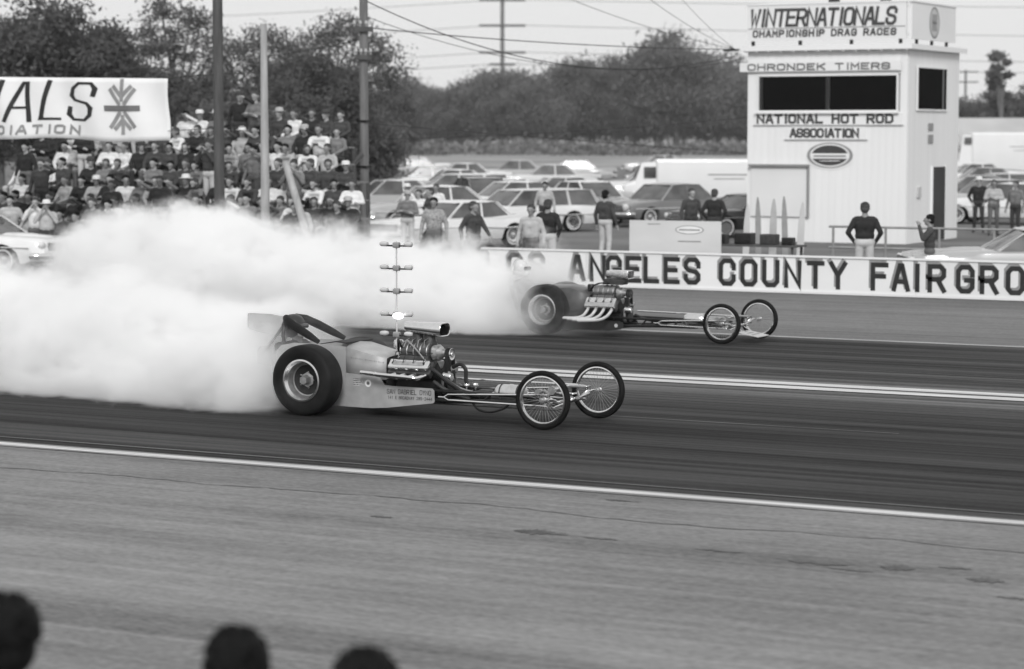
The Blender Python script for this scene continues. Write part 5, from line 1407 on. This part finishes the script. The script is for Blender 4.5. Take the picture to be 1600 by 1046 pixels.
# ================================================================ trees
LEAF = [M('foliage_a', .13, .7, 0, .45, .5, detail=6), M('foliage_b', .105, .7, 0, .45, .5, detail=6), M('foliage_c', .12, .7, 0, .45, .5, detail=6)]
for lm in LEAF:                       # thin leaves pass some light
    n_, L_ = lm.node_tree.nodes, lm.node_tree.links
    p_ = n_['Principled BSDF']; tr = n_.new('ShaderNodeBsdfTranslucent'); mx = n_.new('ShaderNodeMixShader'); mx.inputs[0].default_value = .4
    L_.new(p_.inputs['Base Color'].links[0].from_socket, tr.inputs['Color'])
    L_.new(p_.outputs[0], mx.inputs[1]); L_.new(tr.outputs[0], mx.inputs[2]); L_.new(mx.outputs[0], n_['Material Output'].inputs['Surface'])
def crown_mesh(seed, n_cl, leaves, size, rx, rz, z0, sparse=0.0, mat=0):
    g = np.random.default_rng(seed); V = []; 
    cl = []
    for k in range(n_cl):
        d = g.normal(size=3); d /= np.linalg.norm(d); r = g.uniform(.35, 1) ** (1 / 2.2)
        c = np.array([d[0] * rx * r, d[1] * rx * r, z0 + rz + d[2] * rz * r]); cl.append(c)
        cr = g.uniform(.16, .34) * rx * (1 - sparse * .45)
        n = int(leaves * g.uniform(.6, 1.3))
        p = c + g.normal(size=(n, 3)) * cr * .62 * np.array([1.2, 1.2, .7])
        a = g.normal(size=(n, 3)); a /= np.linalg.norm(a, axis=1)[:, None]
        b = np.cross(a, g.normal(size=(n, 3))); b /= np.linalg.norm(b, axis=1)[:, None]
        s = size * g.uniform(.6, 1.4, (n, 1))
        V.append(np.stack([p - a * s, p + b * s * .45, p + a * s, p - b * s * .45], 1).reshape(-1, 3))
    V = np.concatenate(V); nf = len(V) // 4
    me = bpy.data.meshes.new('tree_crown'); me.from_pydata(V.tolist(), [], np.arange(nf * 4).reshape(-1, 4).tolist()); me.materials.append(LEAF[mat]); me.update()
    return me, cl
def trunk_mesh(seed, h, r, cl, z0, nb=7):
    q = random.Random(seed); m = MB()
    top = Vector((q.uniform(-.3, .3), q.uniform(-.3, .3), h))
    m.tube([(0, 0, -.3), (q.uniform(-.1, .1), 0, h * .35), top * .7, top], [r * 1.25, r, r * .75, r * .35], 9)
    for c in q.sample(cl, min(nb, len(cl))):
        c = Vector(c); s = Vector((top.x * .6, top.y * .6, q.uniform(.4, .9) * h))
        m.tube([s, s.lerp(c, .5) + Vector((0, 0, -.2)), c], [r * .5, r * .32, r * .12], 6)
    return m.mesh('tree_trunk', BARK, 60)
TV = {}
def variant(key, *a, trunk=(4, .2), nb=7):
    me, cl = crown_mesh(*a); TV[key] = (me, trunk_mesh(a[0], trunk[0], trunk[1], cl, a[6], nb))
variant('big', 11, 50, 620, .11, 3.3, 3.4, 1.6, .1, 1, trunk=(5.5, .28), nb=12)
variant('big2', 12, 44, 620, .11, 2.9, 3.0, 1.5, .15, 1, trunk=(5, .26), nb=12)
variant('sparse', 13, 62, 230, .085, 2.4, 3.4, 2.0, .35, 2, trunk=(6, .16), nb=16)
variant('sparse2', 14, 56, 210, .085, 2.6, 2.8, 2.1, .4, 2, trunk=(5.5, .15), nb=16)
variant('orch', 15, 40, 480, .15, 3.6, 2.7, 1.4, .0, 0, trunk=(3.4, .2))
variant('orch2', 16, 36, 480, .15, 3.2, 2.9, 1.3, .05, 0, trunk=(3.6, .2))
variant('orch3', 17, 44, 480, .15, 4.0, 2.5, 1.3, .0, 0, trunk=(3.2, .22))
variant('cypress', 18, 26, 400, .14, 1.0, 3.6, .6, .0, 0, trunk=(5, .18))
def tree(u, D, key, s, label, group, sz=1.0):
    xc = (u - 800) / 3750; x, y = D * (xc * CA - SA), D * (xc * SA + CA)
    t = empty('tree', (x, y, 0), rnd.uniform(0, 6.28)); t.scale = (s, s, s * sz); tag(t, label, 'tree', group)
    link('crown', TV[key][0], t); link('trunk', TV[key][1], t)
G1 = 'trees behind the bleachers'
for a in ((95, 100, 'big', 1.05, 'tallest dense tree rising above the banner at far left'), (-60, 108, 'big2', .8, 'dense tree cut by the left edge of the picture'),
          (195, 104, 'big2', .88, 'dense tree above the star of the banner'), (275, 112, 'sparse', 1.1, 'sparse tall tree left of the dark pole'),
          (215, 96, 'orch2', .62, 'low bushy tree behind the right end of the banner'), (395, 110, 'sparse2', 1.05, 'sparse tree behind the pale post'),
          (330, 102, 'big2', .72, 'bushy tree directly behind the dark pole'), (490, 104, 'big', .82, 'dense dark tree between the pale post and the grey pole'),
          (440, 99, 'big2', .68, 'low dense tree behind the top row of spectators'), (525, 116, 'sparse2', 1.15, 'thin scattered tree just left of the grey pole'),
          (545, 108, 'orch', .62, 'low bush like tree at the foot of the grey pole'), (120, 118, 'orch', .9, 'bushy tree low behind the banner'), (5, 122, 'sparse', .9, 'thin tree at the far left behind the dense one'), (610, 135, 'sparse', .75, 'pale thin tree right of the grey pole'), (380, 96, 'orch3', .66, 'wide low bush behind the crowd right of the dark pole')):
    tree(a[0], a[1], a[2], a[3], a[4], G1)
G2 = 'trees of the far tree line'
us = [588, 618, 655, 690, 722, 752, 790, 822, 858, 890, 925, 955, 992, 1025, 1055, 1092, 1120, 1152, 1175]
hs = [.95, .9, 1.0, .95, .86, 1.04, 1.1, .98, 1.0, 1.02, 1.22, 1.16, 1.05, 1.0, 1.3, 1.05, 1.3, 1.02, 1.1]
for i, (u, h) in enumerate(zip(us, hs)):
    tree(u, 392 + (i * 37 % 43), ['orch', 'orch2', 'orch3'][i * 2 % 3], 1.66 * h ** 1.7, 'rounded tree of the far tree line, %s to the right of the grey pole' % ORD[i], G2)
k = 0
for i in range(18):
    u = 578 + i * 35; 
    tree(u, 445 + (i * 29 % 51), ['orch2', 'orch3', 'orch'][i % 3], 1.45 + .25 * ((i * 7) % 5 - 2) / 2, 'rear row tree of the far tree line, %s to the right of the grey pole' % ORD[i], G2)
for i, (u, D, ky, s) in enumerate(((1512, 260, 'orch', 1.0), (1558, 250, 'cypress', 1.55), (1590, 270, 'orch3', 1.05), (1620, 255, 'orch2', 1.1), (1535, 285, 'orch3', 1.0))):
    tree(u, D, ky, s, ['round tree just right of the tower', 'slim dark cypress standing right of the tower', 'wide tree near the right edge beyond the shed', 'tree cut by the right edge of the picture', 'round tree behind the slim cypress'][i], 'trees right of the tower')
# scrub and weeds along the foot of the tree line
g = np.random.default_rng(3); V = []
for (u, D, w, h) in [(g.uniform(560, 1180), g.uniform(320, 375), g.uniform(2.5, 7), g.uniform(.8, 2.0)) for _ in range(80)]:
    xc = (u - 800) / 3750; c = np.array([D * (xc * CA - SA), D * (xc * SA + CA), 0]); n = 150
    p = c + g.normal(size=(n, 3)) * np.array([w * .5, w * .5, h * .45]); p[:, 2] = np.abs(p[:, 2])
    a = g.normal(size=(n, 3)); a /= np.linalg.norm(a, axis=1)[:, None]; b = np.cross(a, g.normal(size=(n, 3))); b /= np.linalg.norm(b, axis=1)[:, None]
    s = .4
    V.append(np.stack([p - a * s, p + b * s * .5, p + a * s, p - b * s * .5], 1).reshape(-1, 3))
V = np.concatenate(V); me = bpy.data.meshes.new('scrub'); me.from_pydata(V.tolist(), [], np.arange(len(V)).reshape(-1, 4).tolist()); me.materials.append(M('dry_scrub', .13, .8, 0, .4, .3)); me.update()
tag(link('scrub', me), 'low dry scrub along the foot of the far tree line', 'scrub', kind='stuff')
# ================================================================ tyre smoke
def smoke(name, label, pts, dens, seed, nscale, amp, yshift, margin=1.3, edge=.5):
    """pts: (X, centre Y, half width, height) along the plume from the tyres back; a shaped hull filled with real scattering smoke"""
    Xa, Xb = pts[0][0], pts[-1][0]; Xmin, Xmax = min(Xa, Xb), max(Xa, Xb)
    P = sorted(pts)
    m = MB(); rings = []; nseg = 40
    def tab(i, x): return interp([(p[0], p[i]) for p in P], x)
    for s in range(nseg + 1):
        x = Xmin - .2 + (Xmax - Xmin + .4) * s / nseg; w = tab(2, x) * margin; h = tab(3, x) * margin; yc = tab(1, x); ring = []
        for k in range(15):
            a = PI * k / 14
            ring.append((x, yc + math.cos(a) * w, .012 + math.sin(a) ** .8 * h))
        rings.append(ring)
    m.loft(rings)
    mt = bpy.data.materials.new(name + '_volume'); mt.use_nodes = True
    n, L = mt.node_tree.nodes, mt.node_tree.links; n.clear()
    out = n.new('ShaderNodeOutputMaterial'); pv = n.new('ShaderNodeVolumePrincipled')
    pv.inputs['Color'].default_value = (.998, .998, .998, 1); pv.inputs['Anisotropy'].default_value = .0
    L.new(pv.outputs[0], out.inputs['Volume'])
    g = n.new('ShaderNodeNewGeometry'); sp = n.new('ShaderNodeSeparateXYZ'); L.new(g.outputs['Position'], sp.inputs[0])
    def mth(op, a, b=None, c=None, clamp=False):
        q = n.new('ShaderNodeMath'); q.operation = op; q.use_clamp = clamp
        for i, x in enumerate((a, b, c)):
            if x is None: continue
            if isinstance(x, (int, float)): q.inputs[i].default_value = x
            else: L.new(x, q.inputs[i])
        return q.outputs[0]
    def curve(i, fac):
        mx = max(abs(p[i]) for p in P) ; fc = n.new('ShaderNodeFloatCurve'); c = fc.mapping.curves[0]
        lo = min(p[i] for p in P); hi = max(p[i] for p in P); rg = (hi - lo) or 1
        for j, p in enumerate(P):
            u = (p[0] - Xmin) / (Xmax - Xmin); v = (p[i] - lo) / rg
            if j == 0: c.points[0].location = (u, v)
            elif j == len(P) - 1: c.points[-1].location = (u, v)
            else: c.points.new(u, v)
        fc.mapping.update()
        L.new(fac, fc.inputs['Value'])
        return mth('MULTIPLY_ADD', fc.outputs[0], rg, lo)
    fac = n.new('ShaderNodeMapRange'); fac.inputs['From Min'].default_value = Xmin; fac.inputs['From Max'].default_value = Xmax; L.new(sp.outputs['X'], fac.inputs['Value'])
    fo = fac.outputs[0]
    yc, w, h, dn = curve(1, fo), curve(2, fo), curve(3, fo), curve(4, fo)
    mp = n.new('ShaderNodeMapping'); mp.inputs['Location'].default_value = (seed, seed * 1.7, 0); mp.inputs['Scale'].default_value = (.75, 1, 1.0); L.new(g.outputs['Position'], mp.inputs['Vector'])
    nz = n.new('ShaderNodeTexNoise'); nz.inputs['Scale'].default_value = nscale; nz.inputs['Detail'].default_value = 1.0; nz.inputs['Roughness'].default_value = .55; L.new(mp.outputs[0], nz.inputs['Vector'])
    ny = mth('DIVIDE', mth('SUBTRACT', sp.outputs['Y'], yc), w); nzz = mth('DIVIDE', sp.outputs['Z'], h)
    q = mth('SQRT', mth('ADD', mth('MULTIPLY', ny, ny), mth('MULTIPLY', nzz, nzz)))
    n2 = n.new('ShaderNodeTexNoise'); n2.inputs['Scale'].default_value = nscale * 3.1; n2.inputs['Detail'].default_value = 2.0; n2.inputs['Roughness'].default_value = .6; L.new(mp.outputs[0], n2.inputs['Vector'])
    billow = mth('ABSOLUTE', mth('SUBTRACT', n2.outputs['Fac'], .5))
    field = mth('ADD', mth('SUBTRACT', 1.0, q), mth('MULTIPLY', mth('SUBTRACT', nz.outputs['Fac'], .5), amp))
    field = mth('ADD', field, mth('MULTIPLY', mth('SUBTRACT', .12, billow), amp * 1.1))
    sm = n.new('ShaderNodeMapRange'); sm.interpolation_type = 'SMOOTHSTEP'; sm.inputs['From Min'].default_value = 0.0; sm.inputs['From Max'].default_value = edge; L.new(field, sm.inputs['Value'])
    L.new(mth('MULTIPLY', mth('MULTIPLY', sm.outputs[0], dn), dens), pv.inputs['Density'])
    o = m.build(name, mt, None, 0)
    mt.cycles.volume_step_rate = .16
    tag(o, label, 'smoke', kind='stuff')
    return o
# X, centre Y, half width, height, density factor
smoke('near_tyre_smoke', 'white tyre smoke billowing behind the silver dragster', [
    (-14.6, 24.15, .85, .75, .01), (-15.1, 24.2, .98, 1.0, .06), (-15.5, 24.25, 1.02, 1.05, .16), (-15.9, 24.3, 1.12, 1.12, .6), (-16.6, 24.5, 1.35, 1.16, 1.0), (-18, 24.7, 1.5, 1.3, 1.0), (-20, 24.9, 1.6, 1.5, 1.0), (-23, 25.2, 1.8, 1.6, .9), (-27, 25.6, 2.2, 1.7, .8), (-32, 26.0, 2.6, 1.6, .5)],
    8.5, 3.1, 1.05, 1.15, 0, 1.34, .65)
smoke('far_tyre_smoke', 'white tyre smoke billowing behind the far lane dragster', [
    (-16.9, 34.95, .8, .8, .01), (-17.3, 34.9, .9, 1.05, .07), (-17.7, 34.9, 1.0, 1.25, .25), (-18.1, 34.9, 1.1, 1.35, .75), (-18.8, 35.1, 1.2, 1.15, 1.0), (-20, 35.5, 1.6, 1.35, 1.0), (-21.8, 35.8, 2.0, 1.55, 1.0), (-23.4, 36.0, 2.1, 1.4, 1.0), (-25.0, 36.3, 2.3, 1.62, 1.0), (-27.0, 36.6, 2.5, 1.75, .95), (-28.3, 36.8, 2.4, 1.35, .5), (-29.3, 37.0, 2.2, 1.0, .25), (-31, 37, 2.0, .5, .08)],
    7.0, 9.4, .9, 1.2, 0, 1.34, .65)


# ================================================================ thin haze over the place
m = MB(); m.box((-150, 290, 17), (1300, 1000, 36)); hz = m.build('haze', M('haze_holder', .5), None, 0)
hm = bpy.data.materials.new('haze_volume'); hm.use_nodes = True
n_, L_ = hm.node_tree.nodes, hm.node_tree.links; n_.clear()
o_ = n_.new('ShaderNodeOutputMaterial'); v_ = n_.new('ShaderNodeVolumePrincipled'); v_.inputs['Color'].default_value = (.95, .95, .95, 1); v_.inputs['Density'].default_value = .0002
L_.new(v_.outputs[0], o_.inputs['Volume']); hz.data.materials[0] = hm
tag(hz, 'thin pale haze over the whole place', 'haze', kind='stuff')
